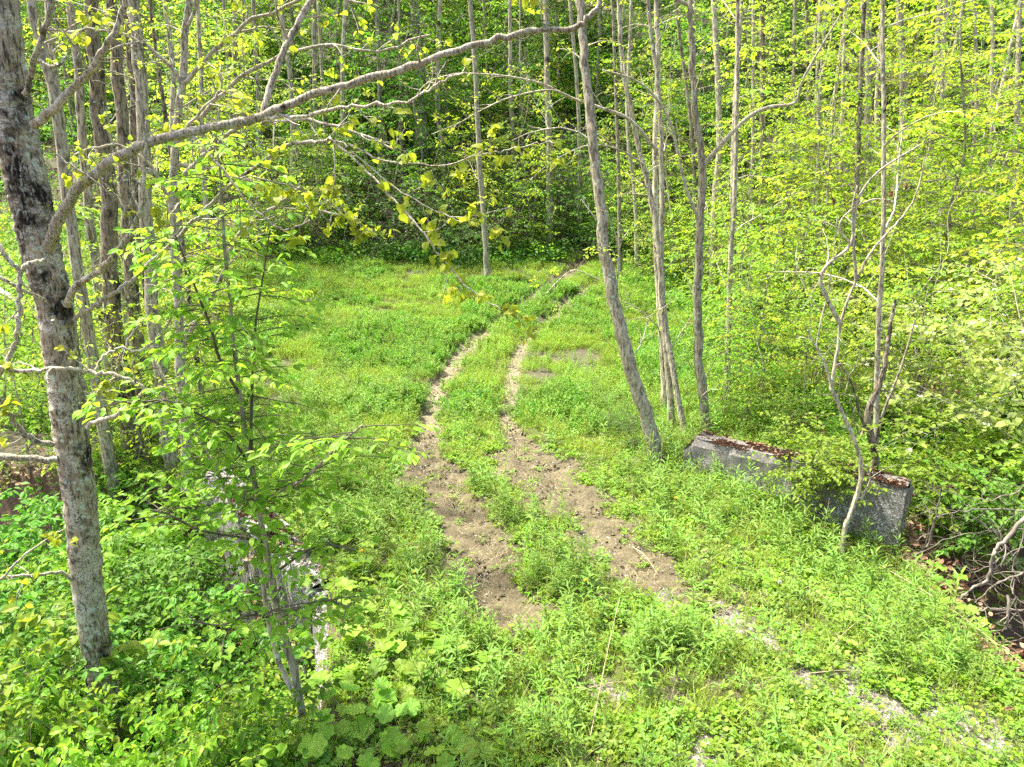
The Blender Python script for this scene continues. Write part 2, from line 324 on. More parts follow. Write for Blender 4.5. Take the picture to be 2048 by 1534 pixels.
# ------------------------------------------------------------------ ground
def axis(lo, flo, fhi, hi, fine, grow=1.09):
    a = list(np.arange(flo, fhi, fine)); s = fine; x = a[-1]
    while x < hi: s *= grow; x += s; a.append(x)
    s = fine; x = a[0]
    while x > lo: s *= grow; x -= s; a.insert(0, x)
    return np.array(a)
gx = axis(-150, -6.5, 7, 150, .055); gy = axis(-12, 3.6, 18, 160, .055, 1.05)
X, Y = np.meshgrid(gx, gy); Z = H(X, Y); MU = mud(X, Y)*(Y < 60); GR = grav(X, Y)
Z = Z+MU*((fbm(X, Y, 5, 61)-.5)*.12+(fbm(X, Y, 14, 71, 2)-.5)*.06)-GR*.01
me = bpy.data.meshes.new('ground'); n, m_ = len(gx), len(gy)
me.vertices.add(n*m_); me.vertices.foreach_set('co', np.stack([X, Y, Z], -1).astype(np.float32).ravel())
i = (np.arange(m_-1)[:, None]*n+np.arange(n-1)[None]).ravel(); q = np.stack([i, i+1, i+n+1, i+n], -1)
me.loops.add(q.size); me.polygons.add(len(q)); me.loops.foreach_set('vertex_index', q.ravel().astype(np.int32))
me.polygons.foreach_set('loop_start', np.arange(0, q.size, 4).astype(np.int32)); me.polygons.foreach_set('use_smooth', np.ones(len(q), bool))
for nm_, arr in (('mud', MU), ('gravel', GR), ('dry', sst(Y, 12.2, 13.2)*(1-sst(Y, 22, 30))), ('ravine', (inpoly(X, Y, RAV_L) | inpoly(X, Y, RAV_R))*1.0)):
    a = me.attributes.new(nm_, 'FLOAT', 'POINT'); a.data.foreach_set('value', arr.astype(np.float32).ravel())
me.update(calc_edges=True)
m, t, out = newmat('earth'); L = t.links.new
tc = nd(t, 'ShaderNodeTexCoord')
def noise(s, d=5., r=.65, loc=None):
    nn = nd(t, 'ShaderNodeTexNoise', i_Scale=float(s), i_Detail=d, i_Roughness=r); L(tc.outputs['Object'], nn.inputs['Vector']); return nn
n1, n2, n3 = noise(3), noise(28), noise(90, 3.)
soil = ramp(t, [(.3, (.035, .035, .018)), (.5, (.075, .07, .035)), (.7, (.14, .12, .07))]); L(n2.outputs[0], soil.inputs[0])
mudc = ramp(t, [(.35, (.035, .028, .012)), (.45, (.085, .07, .033)), (.55, (.135, .113, .058)), (.68, (.22, .188, .105))])
ma = nd(t, 'ShaderNodeMath', operation='ADD'); mb_ = nd(t, 'ShaderNodeMath', operation='MULTIPLY'); mb_.inputs[1].default_value = .5
L(n1.outputs[0], ma.inputs[0]); L(n2.outputs[0], ma.inputs[1]); L(ma.outputs[0], mb_.inputs[0]); L(mb_.outputs[0], mudc.inputs[0])
dryc = ramp(t, [(.34, (.055, .045, .022)), (.45, (.14, .118, .065)), (.6, (.27, .232, .15))]); L(n2.outputs[0], dryc.inputs[0])
vo = nd(t, 'ShaderNodeTexVoronoi', i_Scale=42.); L(tc.outputs['Object'], vo.inputs['Vector'])
gc = ramp(t, [(0, (.05, .042, .03)), (.35, (.12, .105, .08)), (.6, (.22, .2, .165)), (1, (.42, .4, .35))]); L(vo.outputs['Color'], gc.inputs[0])
def attr(s): a = nd(t, 'ShaderNodeAttribute'); a.attribute_name = s; return a
def mix(f, a, b):
    x = nd(t, 'ShaderNodeMix', data_type='RGBA'); L(f, x.inputs[0]); L(a, x.inputs[6]); L(b, x.inputs[7]); return x.outputs[2]
mud2 = mix(attr('dry').outputs['Fac'], mudc.outputs[0], dryc.outputs[0])
lit = ramp(t, [(.35, (.05, .035, .022)), (.5, (.12, .08, .05)), (.65, (.22, .15, .095))]); L(n3.outputs[0], lit.inputs[0])
c = mix(attr('ravine').outputs['Fac'], soil.outputs[0], lit.outputs[0])
c = mix(attr('mud').outputs['Fac'], c, mud2); c = mix(attr('gravel').outputs['Fac'], c, gc.outputs[0])
p = nd(t, 'ShaderNodeBsdfPrincipled', i_Roughness=.92); L(c, p.inputs['Base Color'])
vc = nd(t, 'ShaderNodeTexVoronoi', i_Scale=7., feature='DISTANCE_TO_EDGE'); wv = nd(t, 'ShaderNodeVectorMath', operation='ADD')
nw = noise(6, 3.); L(tc.outputs['Object'], wv.inputs[0]); L(nw.outputs['Color'], wv.inputs[1]); L(wv.outputs[0], vc.inputs['Vector'])
rc = ramp(t, [(0, (0, 0, 0)), (.03, (1, 1, 1))]); L(vc.outputs[0], rc.inputs[0])
b0 = nd(t, 'ShaderNodeBump', i_Strength=.5, i_Distance=.02); L(rc.outputs[0], b0.inputs['Height'])
b = nd(t, 'ShaderNodeBump', i_Strength=.9, i_Distance=.03); L(n2.outputs[0], b.inputs['Height']); L(b0.outputs[0], b.inputs['Normal'])
L(b.outputs[0], p.inputs['Normal']); L(p.outputs[0], out.inputs[0])
me.materials.append(m); ground = bpy.data.objects.new('ground', me); COL.objects.link(ground); tag(ground, kind='structure')

# ------------------------------------------------------------------ concrete wing walls of the old bridge
def concrete(name, moss_h=.1):
    m, t, out = newmat(name); L = t.links.new
    tc = nd(t, 'ShaderNodeTexCoord')
    def noise(s, d=5., r=.65, sc=(1, 1, 1), loc=(0, 0, 0)):
        mp = nd(t, 'ShaderNodeMapping'); mp.inputs['Scale'].default_value = sc; mp.inputs['Location'].default_value = loc; L(tc.outputs['Object'], mp.inputs[0])
        nn = nd(t, 'ShaderNodeTexNoise', i_Scale=float(s), i_Detail=d, i_Roughness=r); L(mp.outputs[0], nn.inputs['Vector']); return nn.outputs[0]
    def R(src, *st): r = ramp(t, list(st)); L(src, r.inputs[0]); return r.outputs[0]
    def mix(f, a, b):
        x = nd(t, 'ShaderNodeMix', data_type='RGBA'); L(f, x.inputs[0])
        for k, s in ((6, a), (7, b)):
            if isinstance(s, tuple): x.inputs[k].default_value = (*s, 1)
            else: L(s, x.inputs[k])
        return x.outputs[2]
    fine = noise(60, 4); big = noise(2.5, 4)
    c = R(fine, (.3, (.06, .056, .046)), (.48, (.13, .122, .104)), (.66, (.26, .248, .215)))
    c = mix(R(big, (.4, (0, 0, 0)), (.65, (.65, .65, .65))), c, (.13, .125, .115))
    stre = noise(5, 4, .6, (3.5, 3.5, .35), (3, 1, 2))
    c = mix(R(stre, (.52, (0, 0, 0)), (.63, (.6, .6, .6))), c, (.09, .09, .08))
    c = mix(R(stre, (.30, (.75, .75, .75)), (.38, (0, 0, 0))), c, (.3, .3, .28))
    # white efflorescence veins low down
    vo = nd(t, 'ShaderNodeTexVoronoi', i_Scale=5., feature='DISTANCE_TO_EDGE'); av = nd(t, 'ShaderNodeVectorMath', operation='ADD')
    nn = nd(t, 'ShaderNodeTexNoise', i_Scale=7., i_Detail=4.); L(tc.outputs['Object'], nn.inputs['Vector'])
    L(tc.outputs['Object'], av.inputs[0]); L(nn.outputs['Color'], av.inputs[1]); L(av.outputs[0], vo.inputs['Vector'])
    vein = R(vo.outputs[0], (.0, (1, 1, 1)), (.045, (0, 0, 0)))
    sep = nd(t, 'ShaderNodeSeparateXYZ'); L(tc.outputs['Object'], sep.inputs[0])
    low = nd(t, 'ShaderNodeMapRange', i_1=.45, i_2=-.1, i_3=0., i_4=1.); low.inputs[1].default_value = .6; low.inputs[2].default_value = .1; L(sep.outputs[2], low.inputs[0])
    pat = R(noise(1.6, 2, .5, (1, 1, 1), (9, 4, 1)), (.36, (0, 0, 0)), (.46, (1, 1, 1)))
    v1 = nd(t, 'ShaderNodeMath', operation='MULTIPLY'); L(vein, v1.inputs[0]); L(pat, v1.inputs[1])
    v2 = nd(t, 'ShaderNodeMath', operation='MULTIPLY'); L(v1.outputs[0], v2.inputs[0]); L(low.outputs[0], v2.inputs[1])
    c = mix(v2.outputs[0], c, (.72, .73, .7))
    p = nd(t, 'ShaderNodeBsdfPrincipled', i_Roughness=.92); L(c, p.inputs['Base Color'])
    b = nd(t, 'ShaderNodeBump', i_Strength=.7, i_Distance=.012); L(fine, b.inputs['Height']); L(b.outputs[0], p.inputs['Normal'])
    L(p.outputs[0], out.inputs[0]); return m
M['concrete'] = concrete('weathered_concrete')
M['moss'] = plainmat('rusty_moss', (.018, .01, .006), (.12, .045, .016), 30, 1.)
def wall(name, A, B, th, bot, ztop, label, side=1, moss=True, mossr=(0, 1)):
    """A far end, B near end of the face line; thickness goes to 'side' of it; top follows ztop(t)"""
    A, B = np.array(A, float), np.array(B, float); Ld = np.linalg.norm(B-A); d = (B-A)/Ld; nn = np.array([-d[1], d[0]])*side
    rng = np.random.default_rng(len(label)); nu = int(Ld/.05); nvv = 26; mb = MB()
    org = (*((A+B)/2), 0)
    tt = np.linspace(0, 1, nu+1)
    top = np.array([ztop(v) for v in tt])+(vn(tt*20, tt*0, 1, 5)-.5)*.035
    prof = []                                     # across the section: near face up, over the top, far face down
    for k in range(nvv): prof.append((0, k/(nvv-1)))
    for k in range(1, 9): prof.append((k/8, 1))
    for k in range(1, nvv): prof.append((1, 1-k/(nvv-1)))
    P = np.zeros((nu+1, len(prof), 3))
    for a, (s, h) in enumerate(prof):
        base = A[None]+d[None]*(tt*Ld)[:, None]+nn[None]*(s*th)
        z = bot+(top-bot)*h
        nz = (fbm(tt*Ld*3+s*9, z*3, 1.5, 7)-.5)*.05
        er = (.055*(1-sst(abs(z-top), 0, .03+.12*vn(tt*Ld*3, tt*0, 1, 12)))) * (1 if s in (0, 1) else 0)*(.4+fbm(tt*9, z*0+s, 1, 3))
        base = base+nn[None]*((nz+er)*(1 if s < .5 else -1))[:, None]*(1 if s in (0, 1) else 0)
        if 0 < s < 1: z = z+(fbm(tt*Ld, tt*0+s, 7, 9)-.5)*.04
        z = z-(er*.5 if s in (0, 1) else 0)
        P[:, a, :2] = base; P[:, a, 2] = z
    npf = len(prof); i = np.arange(nu)[:, None]*npf+np.arange(npf-1)[None]; i = i.ravel()
    mb.add(P.reshape(-1, 3), np.stack([i, i+npf, i+npf+1, i+1], -1)[:, ::side], 0, False)
    for e, sgn in ((0, 1), (nu, -1)):
        R_ = P[e]; lf = R_[:nvv]; rt = R_[::-1][:nvv]; K = 8
        gr = np.array([[lf[r]*(1-c/K)+rt[r]*c/K for c in range(K+1)] for r in range(nvv)])
        ax = np.array([*(d*sgn), 0]); fx = (vn(gr[..., 2]*5, gr[..., 0]*5+gr[..., 1]*5, 1, 2)-.6)*.09
        fx[:, 0] = 0; fx[:, -1] = 0; gr = gr+fx[..., None]*ax*1.0
        q = (np.arange(nvv-1)[:, None]*(K+1)+np.arange(K)[None]).ravel()
        mb.add(gr.reshape(-1, 3), np.stack([q, q+1, q+K+2, q+K+1], -1)[:, ::sgn*side], 0, False)
    w = empty(name, (org[0], org[1], 0)); tag(w, label, 'concrete wall')
    mb.build('wall_block', M['concrete'], w)
    if moss:
        mo = MB(); N = 26000; t_ = mossr[0]+(mossr[1]-mossr[0])*rng.random(N); s_ = rng.random(N)*1.04-.02
        keep = fbm(t_*Ld, s_*th*2, 4, 77) > .43+.1*abs(s_-.5); t_, s_ = t_[keep], s_[keep]
        z_ = np.interp(t_, tt, top)-.01+.02*rng.random(len(t_))
        pos = np.stack([A[0]+d[0]*t_*Ld+nn[0]*s_*th, A[1]+d[1]*t_*Ld+nn[1]*s_*th, z_], 1)
        dr = rng.normal(size=pos.shape)*.8+np.array([0, 0, .7]); leaves(mo, 'simple', pos, dr, rng.normal(size=pos.shape), .012+.014*rng.random(len(pos)))
        c_ = mo.build('moss', M['moss'], w); tag(c_, kind='stuff')
        mo = MB(); N = 160; t_ = rng.random(N); s_ = .1+.8*rng.random(N)
        pos = np.stack([A[0]+d[0]*t_*Ld+nn[0]*s_*th, A[1]+d[1]*t_*Ld+nn[1]*s_*th, np.interp(t_, tt, top)+.03], 1)
        leaves(mo, 'oval', pos, rng.normal(size=pos.shape)*[1, 1, .1], rng.normal(size=pos.shape)*.4+[0, 0, 1], .05)
        c_ = mo.build('fallen_leaves', M['litter'], w); tag(c_, kind='stuff')
    return w
# right wall: solve its ends from the terrain
RA = at(1368, 905, 10.5)[:2]; RB = at(1808, 1010, 8.6)[:2]
za, zb, zm = at(1385, 872, 10.5)[2], at(1806, 976, 8.6)[2], at(1600, 925, 9.5)[2]
wall('concrete_wing_wall', RA, RB, .42, -2.4, lambda v: za-.0+(zb-za)*v-.25*max(0, .05-v)*20*.9, 'grey concrete wall with rusty moss on its sloping top, right of the track', 1, True, (0, 1))
LA = (-4.7, 9.75); LB = (-2.35, 7.15)
wall('concrete_wing_wall', LA, LB, .5, -2.8, lambda v: .3-.35*v, 'streaked concrete wall half hidden by the green sapling, left of the track', 1, True, (.25, .75))
wall('concrete_wing_wall', (-2.3, 7.1), (-1.95, 5.95), .55, -2.6, lambda v: -.08-.6*v, 'short pale sloping concrete block at the near end of the streaked wall', 1, False)

# ------------------------------------------------------------------ ground cover (uncountable stuff), instanced by geometry nodes
RNG = np.random.default_rng(7)
def proto(name, mb, mats):
    return bpy.data.objects.new(name, mb.mesh(name, mats))
def blades(mb, n, spread, h, wdt, rng, mat=0, lean=.5, seg=3):
    a = rng.random(n)*6.283; r = spread*np.sqrt(rng.random(n)); bx, by = np.cos(a)*r, np.sin(a)*r
    hh = h*(.45+.7*rng.random(n)); da = rng.random(n)*6.283; ln = lean*(.2+rng.random(n))*hh; fa = rng.random(n)*6.283
    V = []
    for k in range(seg+1):
        u = k/seg; cx = bx+np.cos(da)*ln*u**1.8; cy_ = by+np.sin(da)*ln*u**1.8; cz = hh*(u-.25*u*u*(ln/hh))
        ww = wdt*(1-u**1.5)*.5
        V += [np.stack([cx-np.cos(fa)*ww, cy_-np.sin(fa)*ww, cz], 1), np.stack([cx+np.cos(fa)*ww, cy_+np.sin(fa)*ww, cz], 1)]
    V = np.stack(V, 1); fc = np.array([[2*k, 2*k+1, 2*k+3, 2*k+2] for k in range(seg)])
    mb.add(V.reshape(-1, 3), (np.arange(n)[:, None, None]*V.shape[1]+fc[None]).reshape(-1, 4), mat)
def shoot(mb, x, y, h, rng, lm=0, sm=1, nl=16, ls=.09, kind='lance'):
    """upright leafy shoot: stem with spiralling narrow leaves"""
    lean = rng.normal(size=2)*.12*h; k = np.arange(nl); u = (.12+.88*(k+.5)/nl); a = k*2.4+rng.random()*6
    pos = np.stack([x+lean[0]*u*u, y+lean[1]*u*u, h*u], 1)
    el = .15+.9*u**3; dr = np.stack([np.cos(a)*np.cos(el), np.sin(a)*np.cos(el), np.sin(el)], 1)
    sz = ls*(1-.45*abs(u-.6))*(.8+.4*rng.random(nl)); up = np.tile([0, 0, 1.], (nl, 1))
    leaves(mb, kind, pos, dr+rng.normal(size=dr.shape)*.12, up+rng.normal(size=dr.shape)*.25, sz, lm)
    tube(mb, np.stack([[x, y, -.02], [x+lean[0]*.25, y+lean[1]*.25, h*.5], [x+lean[0], y+lean[1], h]]), [.003, .0015], 3, sm)
def rosette(mb, x, y, n, s, rng, kind='round', mat=0, z=.03):
    a = rng.random(n)*6.283; r = s*(.3+rng.random(n)*1.2); pos = np.stack([x+np.cos(a)*r*.5, y+np.sin(a)*r*.5, z+rng.random(n)*.04], 1)
    dr = np.stack([np.cos(a), np.sin(a), .1+.5*rng.random(n)], 1)
    leaves(mb, kind, pos, dr, np.tile([0, 0, 1.], (n, 1))+rng.normal(size=(n, 3))*.35, s*(.6+.6*rng.random(n)), mat)
def scatter(name, protos, P, scale, idx, label, mat_tilt=.15, z_off=0, face=None):
    N = len(P); z = H(P[:, 0], P[:, 1])+z_off
    me = bpy.data.meshes.new(name); me.vertices.add(N); me.vertices.foreach_set('co', np.stack([P[:, 0], P[:, 1], z], 1).astype(np.float32).ravel())
    rot = np.stack([RNG.normal(size=N)*mat_tilt, RNG.normal(size=N)*mat_tilt, RNG.random(N)*6.283], 1).astype(np.float32)
    a = me.attributes.new('rot', 'FLOAT_VECTOR', 'POINT'); a.data.foreach_set('vector', rot.ravel())
    a = me.attributes.new('scl', 'FLOAT', 'POINT'); a.data.foreach_set('value', scale.astype(np.float32))
    a = me.attributes.new('idx', 'INT', 'POINT'); a.data.foreach_set('value', idx.astype(np.int32))
    o = bpy.data.objects.new(name, me); COL.objects.link(o); tag(o, kind='stuff')
    g = bpy.data.node_groups.new(name, 'GeometryNodeTree'); g.interface.new_socket('Geometry', in_out='INPUT', socket_type='NodeSocketGeometry'); g.interface.new_socket('Geometry', in_out='OUTPUT', socket_type='NodeSocketGeometry')
    gi, go = g.nodes.new('NodeGroupInput'), g.nodes.new('NodeGroupOutput'); l = g.links.new
    ip = g.nodes.new('GeometryNodeInstanceOnPoints'); ip.inputs['Pick Instance'].default_value = True
    jg = g.nodes.new('GeometryNodeJoinGeometry')
    for pr in reversed(protos):
        oi = g.nodes.new('GeometryNodeObjectInfo'); oi.inputs['Object'].default_value = pr; oi.inputs['As Instance'].default_value = True; l(oi.outputs['Geometry'], jg.inputs[0])
    def na(nm, ty): x = g.nodes.new('GeometryNodeInputNamedAttribute'); x.data_type = ty; x.inputs['Name'].default_value = nm; return x.outputs['Attribute']
    l(gi.outputs[0], ip.inputs['Points']); l(jg.outputs[0], ip.inputs['Instance']); l(na('idx', 'INT'), ip.inputs['Instance Index'])
    l(na('rot', 'FLOAT_VECTOR'), ip.inputs['Rotation']); l(na('scl', 'FLOAT'), ip.inputs['Scale']); l(ip.outputs[0], go.inputs[0])
    md = o.modifiers.new('scatter', 'NODES'); md.node_group = g; return o
def cand(n, x0, x1, y0, y1):
    return np.stack([x0+(x1-x0)*RNG.random(n), y0+(y1-y0)*RNG.random(n)], 1)
def infru(P, mar=1.2):
    return abs(P[:, 0]) < P[:, 1]*.76+mar
def bare(P): return np.maximum(mud(P[:, 0], P[:, 1]), grav(P[:, 0], P[:, 1]))
def rav(P): return inpoly(P[:, 0], P[:, 1], RAV_L) | inpoly(P[:, 0], P[:, 1], RAV_R)

r = np.random.default_rng(11)
gp = []
for v in range(4):                                   # grass tufts
    mb = MB(); blades(mb, 26, .10, .20, .007, r, 0, .8); gp.append(proto('grass_tuft', mb, [M['grass']]))
sp_ = []
for v in range(5):                                   # leafy shoots
    mb = MB(); shoot(mb, 0, 0, .26+.06*v, r, 0, 1, 16+2*v, .10+.008*v)
    if v % 2: shoot(mb, .05, .03, .2, r, 0, 1, 13, .09)
    sp_.append(proto('leafy_shoot', mb, [M['forb'], M['twig_green']]))
fb = []
for v in range(4):                                   # low round-leaved ground cover
    mb = MB()
    for k in range(7): rosette(mb, *(r.normal(size=2)*.09), 7, .035, r, 'round' if v < 3 else 'oval', 0)
    blades(mb, 5, .1, .09, .005, r, 0, .9, 2)
    fb.append(proto('low_forb', mb, [M['forb'] if v % 2 else M['leaf_bright']]))
md_ = []
for v in range(5):                                   # meadow patches: blades and small leaves
    mb = MB(); blades(mb, 60, .26, .2+.03*v, .008, r, 0, .7, 2)
    for k in range(9): shoot(mb, *(r.normal(size=2)*.15), .1+.12*r.random(), r, 1, 1, 9, .05, 'simple')
    md_.append(proto('meadow_patch', mb, [M['grass'], M['forb'] if v % 2 else M['leaf_bright']]))
for v in range(2):
    mb = MB(); blades(mb, 26, .24, .26, .009, r, 0, .8, 2)
    for k in range(16): shoot(mb, *(r.normal(size=2)*.16), .12+.16*r.random(), r, 1, 1, 12, .065, 'simple')
    md_.append(proto('meadow_patch', mb, [M['grass_deep'], M['forb'] if v % 2 else M['leaf_mid']]))
# near verge: y 3.8-13
P = cand(26000, -7, 8, 3.6, 13.5); b_ = bare(P); gn = fbm(P[:, 0], P[:, 1], 1.1, 91)
k = infru(P) & (~rav(P)) & (RNG.random(len(P)) > b_*1.0+.0) & (RNG.random(len(P)) < .12+1.3*gn**2); P1 = P[k]
scatter('low_ground_cover', fb, P1, .6+.6*RNG.random(len(P1)), RNG.integers(0, 4, len(P1)), '')
P = cand(2600, -5, 6, 3.6, 13); k = infru(P) & (~rav(P)) & (RNG.random(len(P)) < .4*bare(P)); P1 = P[k]      # sparse sprouts on the mud
scatter('mud_sprouts', fb, P1, .25+.4*RNG.random(len(P1)), RNG.integers(0, 4, len(P1)), '')
P = cand(9000, -7, 8, 3.6, 13.5); b_ = bare(P); gn = fbm(P[:, 0], P[:, 1], .8, 191)
k = infru(P) & (~rav(P)) & (b_ < .25) & (RNG.random(len(P)) < .25+gn*.8); P1 = P[k]
scatter('grass', gp, P1, .6+.8*RNG.random(len(P1)), RNG.integers(0, 4, len(P1)), '')
P = cand(6500, -7, 8.5, 3.6, 15); b_ = bare(P); gn = fbm(P[:, 0], P[:, 1], .7, 291)
dn = .12+.9*sst(gn, .45, .62)
dn = np.maximum(dn, .95*(1-sst(dseg(P[:, 0], P[:, 1], [(2.2, 9.9), (3.4, 8.7), (4.6, 7.4), (4.4, 6.4), (4.6, 5)]), .5, 1.1)))
dn = np.maximum(dn, .6*(1-sst(dseg(P[:, 0], P[:, 1], [(-1.2, 8), (-.9, 6.2), (.3, 5.6), (.8, 7)]), .3, .7)))
dn = dn*(1-.75*(1-sst(dseg(P[:, 0], P[:, 1], BENCH), .3, .7)))
k = infru(P) & (~rav(P)) & (b_ < .2) & (RNG.random(len(P)) < dn); P1 = P[k]
scatter('tall_weeds', sp_, P1, .65+.55*RNG.random(len(P1)), RNG.integers(0, 5, len(P1)), '')
# meadow and track verge
P = cand(40000, -34, 22, 12.5, 40); b_ = bare(P); dd = P[:, 1]
wood = (P[:, 0] > 5.5+fbm(P[:, 0], P[:, 1], .3, 5)*2) | (P[:, 1] > 30.5-.35*P[:, 0]*0+np.clip(-P[:, 0]-8, 0, 20)*.35)
k = infru(P) & (b_ < .12) & (RNG.random(len(P)) < np.where(wood, .18, 1.))*(RNG.random(len(P)) < np.clip(1.5*14/dd, .55, 1)); P1 = P[k]
g1 = fbm(P1[:, 0], P1[:, 1], .5, 401); g2 = fbm(P1[:, 0], P1[:, 1], 1.7, 402)
k = g2*.6+g1*.4 > .33; P1 = P1[k]; g1 = g1[k]; g2 = g2[k]
k = (P1[:, 1] < 13.5) | ((dseg(P1[:, 0], P1[:, 1], LR) > .30+.5*(g2-.5)) & (dseg(P1[:, 0], P1[:, 1], RR) > .26+.5*(g2-.5))); P1 = P1[k]; g1 = g1[k]; g2 = g2[k]
scatter('meadow_grass', md_, P1, .35+1.1*g2+.5*g1*RNG.random(len(P1))-.1, np.where(RNG.random(len(P1)) < sst(g1, .4, .62), 5+RNG.integers(0, 2, len(P1)), RNG.integers(0, 5, len(P1))), '')
P = cand(5000, -9, 6, 12.5, 30); k = infru(P) & (bare(P) < .1) & (fbm(P[:, 0], P[:, 1], .6, 17) > .52); P1 = P[k]
scatter('meadow_weeds', sp_, P1, .5+.4*RNG.random(len(P1)), RNG.integers(0, 5, len(P1)), '')
dg = []
for v in range(3):
    mb = MB(); blades(mb, 14, .12, .16, .004, r, 0, 2.4, 3); dg.append(proto('dry_blades', mb, [M['straw']]))
P = np.vstack([cand(5000, -6, 7, 3.6, 13), cand(4000, -24, 8, 13, 30)]); k = infru(P) & (~rav(P)) & (fbm(P[:, 0], P[:, 1], 1.5, 611) > .5) & (RNG.random(len(P)) < .5); P1 = P[k]
scatter('dry_grass', dg, P1, .5+.9*RNG.random(len(P1)), RNG.integers(0, 3, len(P1)), '', .4)
P = cand(9000, -3.5, 6, 4, 14); b_ = bare(P); k = (b_ > .04) & (b_ < .9) & (RNG.random(len(P)) < .75); P1 = P[k]
scatter('edge_weeds', fb+gp+sp_[:2], P1, .3+.5*RNG.random(len(P1)), RNG.integers(0, 10, len(P1)), '')
cl = []
for v in range(3):
    mb = MB(); a_ = bpy.data.meshes.new('c'); import bmesh
    bm_ = bmesh.new(); bmesh.ops.create_icosphere(bm_, subdivisions=2, radius=.03); vv = np.array([q.co[:] for q in bm_.verts]); ff = np.array([[q.index for q in f.verts] for f in bm_.faces]); bm_.free()
    vv = vv*(1+.35*r.normal(size=(len(vv), 1)))*[1.2, 1, .6]; mb.add(vv, ff, 0, False); cl.append(proto('clod', mb, [M['clod']]))
P = np.vstack([cand(16000, -3, 4, 5, 13), cand(9000, -2.6, 6, 13, 30)]); m1 = mud(P[:, 0], P[:, 1]); k = (RNG.random(len(P)) < m1*fbm(P[:, 0], P[:, 1], 3, 700)*1.1) & (m1 > .2); P1 = P[k]
scatter('soil_clods', cl, P1, .15+.75*RNG.random(len(P1))**2.5, RNG.integers(0, 3, len(P1)), '', .6)
# fallen leaves on the ravine slope and the wood floor
lp = []
for v in range(3):
    mb = MB(); n_ = 26; pos = np.c_[r.normal(size=(n_, 2))*.16, .01+.03*r.random(n_)]
    leaves(mb, 'oval', pos, r.normal(size=(n_, 3))*[1, 1, .35], r.normal(size=(n_, 3))*.6+[0, 0, 1], .06+.03*r.random(n_)); lp.append(proto('leaf_patch', mb, [M['litter']]))
P = np.vstack([cand(2500, 4.5, 13, 5, 14), cand(1200, -9, -2.5, 5, 12), cand(9000, -30, 32, 14, 46)])
k = infru(P) & (rav(P) | (P[:, 0] > 5.5) | (P[:, 1] > 30)); P1 = P[k]
scatter('leaf_litter', lp, P1, .8+.6*RNG.random(len(P1)), RNG.integers(0, 3, len(P1)), '', .3)
# undergrowth of the wood floor and hillside
up_ = []
for v in range(5):
    mb = MB(); n_ = 80; a = r.random(n_)*6.283; rr = .45*np.sqrt(r.random(n_)); hh = .05+.4*r.random(n_)*(1-rr)
    pos = np.stack([np.cos(a)*rr, np.sin(a)*rr, hh], 1)
    leaves(mb, 'simple', pos, np.stack([np.cos(a), np.sin(a), .2*r.normal(size=n_)], 1)+r.normal(size=(n_, 3))*.5, r.normal(size=(n_, 3))*.4+[0, 0, 1], .07+.05*r.random(n_))
    up_.append(proto('undergrowth_clump', mb, [M[('leaf_mid', 'leaf_mid', 'leaf_bright', 'leaf_deep', 'leaf_deep')[v]]]))
P = np.vstack([cand(60000, -70, 75, 13, 88), cand(2600, -9, -2, 5, 13), cand(1500, 6, 14, 8, 14)]); wood = rav(P) | ((P[:, 0] > 6) & (P[:, 1] > 10)) | (P[:, 0] > 5.5) & (P[:, 1] > 13) | (P[:, 1] > 29+np.clip(-P[:, 0]-8, 0, 20)*.35)
gn = fbm(P[:, 0], P[:, 1], .25, 33)
k = infru(P, 3) & wood & (dseg(P[:, 0], P[:, 1], LR+RR[::-1]) > .9) & (RNG.random(len(P)) < (.08+sst(gn, .38, .62)*.8)*np.where(P[:, 1] > 32, .6, 1)); P1 = P[k]
scatter('undergrowth', up_, P1, (.8+.9*RNG.random(len(P1)))*np.clip(P1[:, 1]/24, .8, 1.8), RNG.integers(0, 5, len(P1)), '', .2)
# small stones on mud and gravel
mb = MB(); v8 = np.array([[1, 0, 0], [-1, 0, 0], [0, 1, 0], [0, -1, 0], [0, 0, .7], [0, 0, -.7]]); f8 = np.array([[0, 2, 4], [2, 1, 4], [1, 3, 4], [3, 0, 4], [2, 0, 5], [1, 2, 5], [3, 1, 5], [0, 3, 5]])
mb.add(v8*.012, f8); pb = proto('pebble', mb, [M['stone']])
P = np.vstack([cand(14000, -3, 6, 3.6, 12.5), cand(6000, -2.6, 3, 12, 24)]); k = RNG.random(len(P)) < bare(P)*.8+grav(P[:, 0], P[:, 1])*.9; P1 = P[k]
scatter('small_stones', [pb], P1, .3+1.1*RNG.random(len(P1))**2, np.zeros(len(P1)), '', .5)

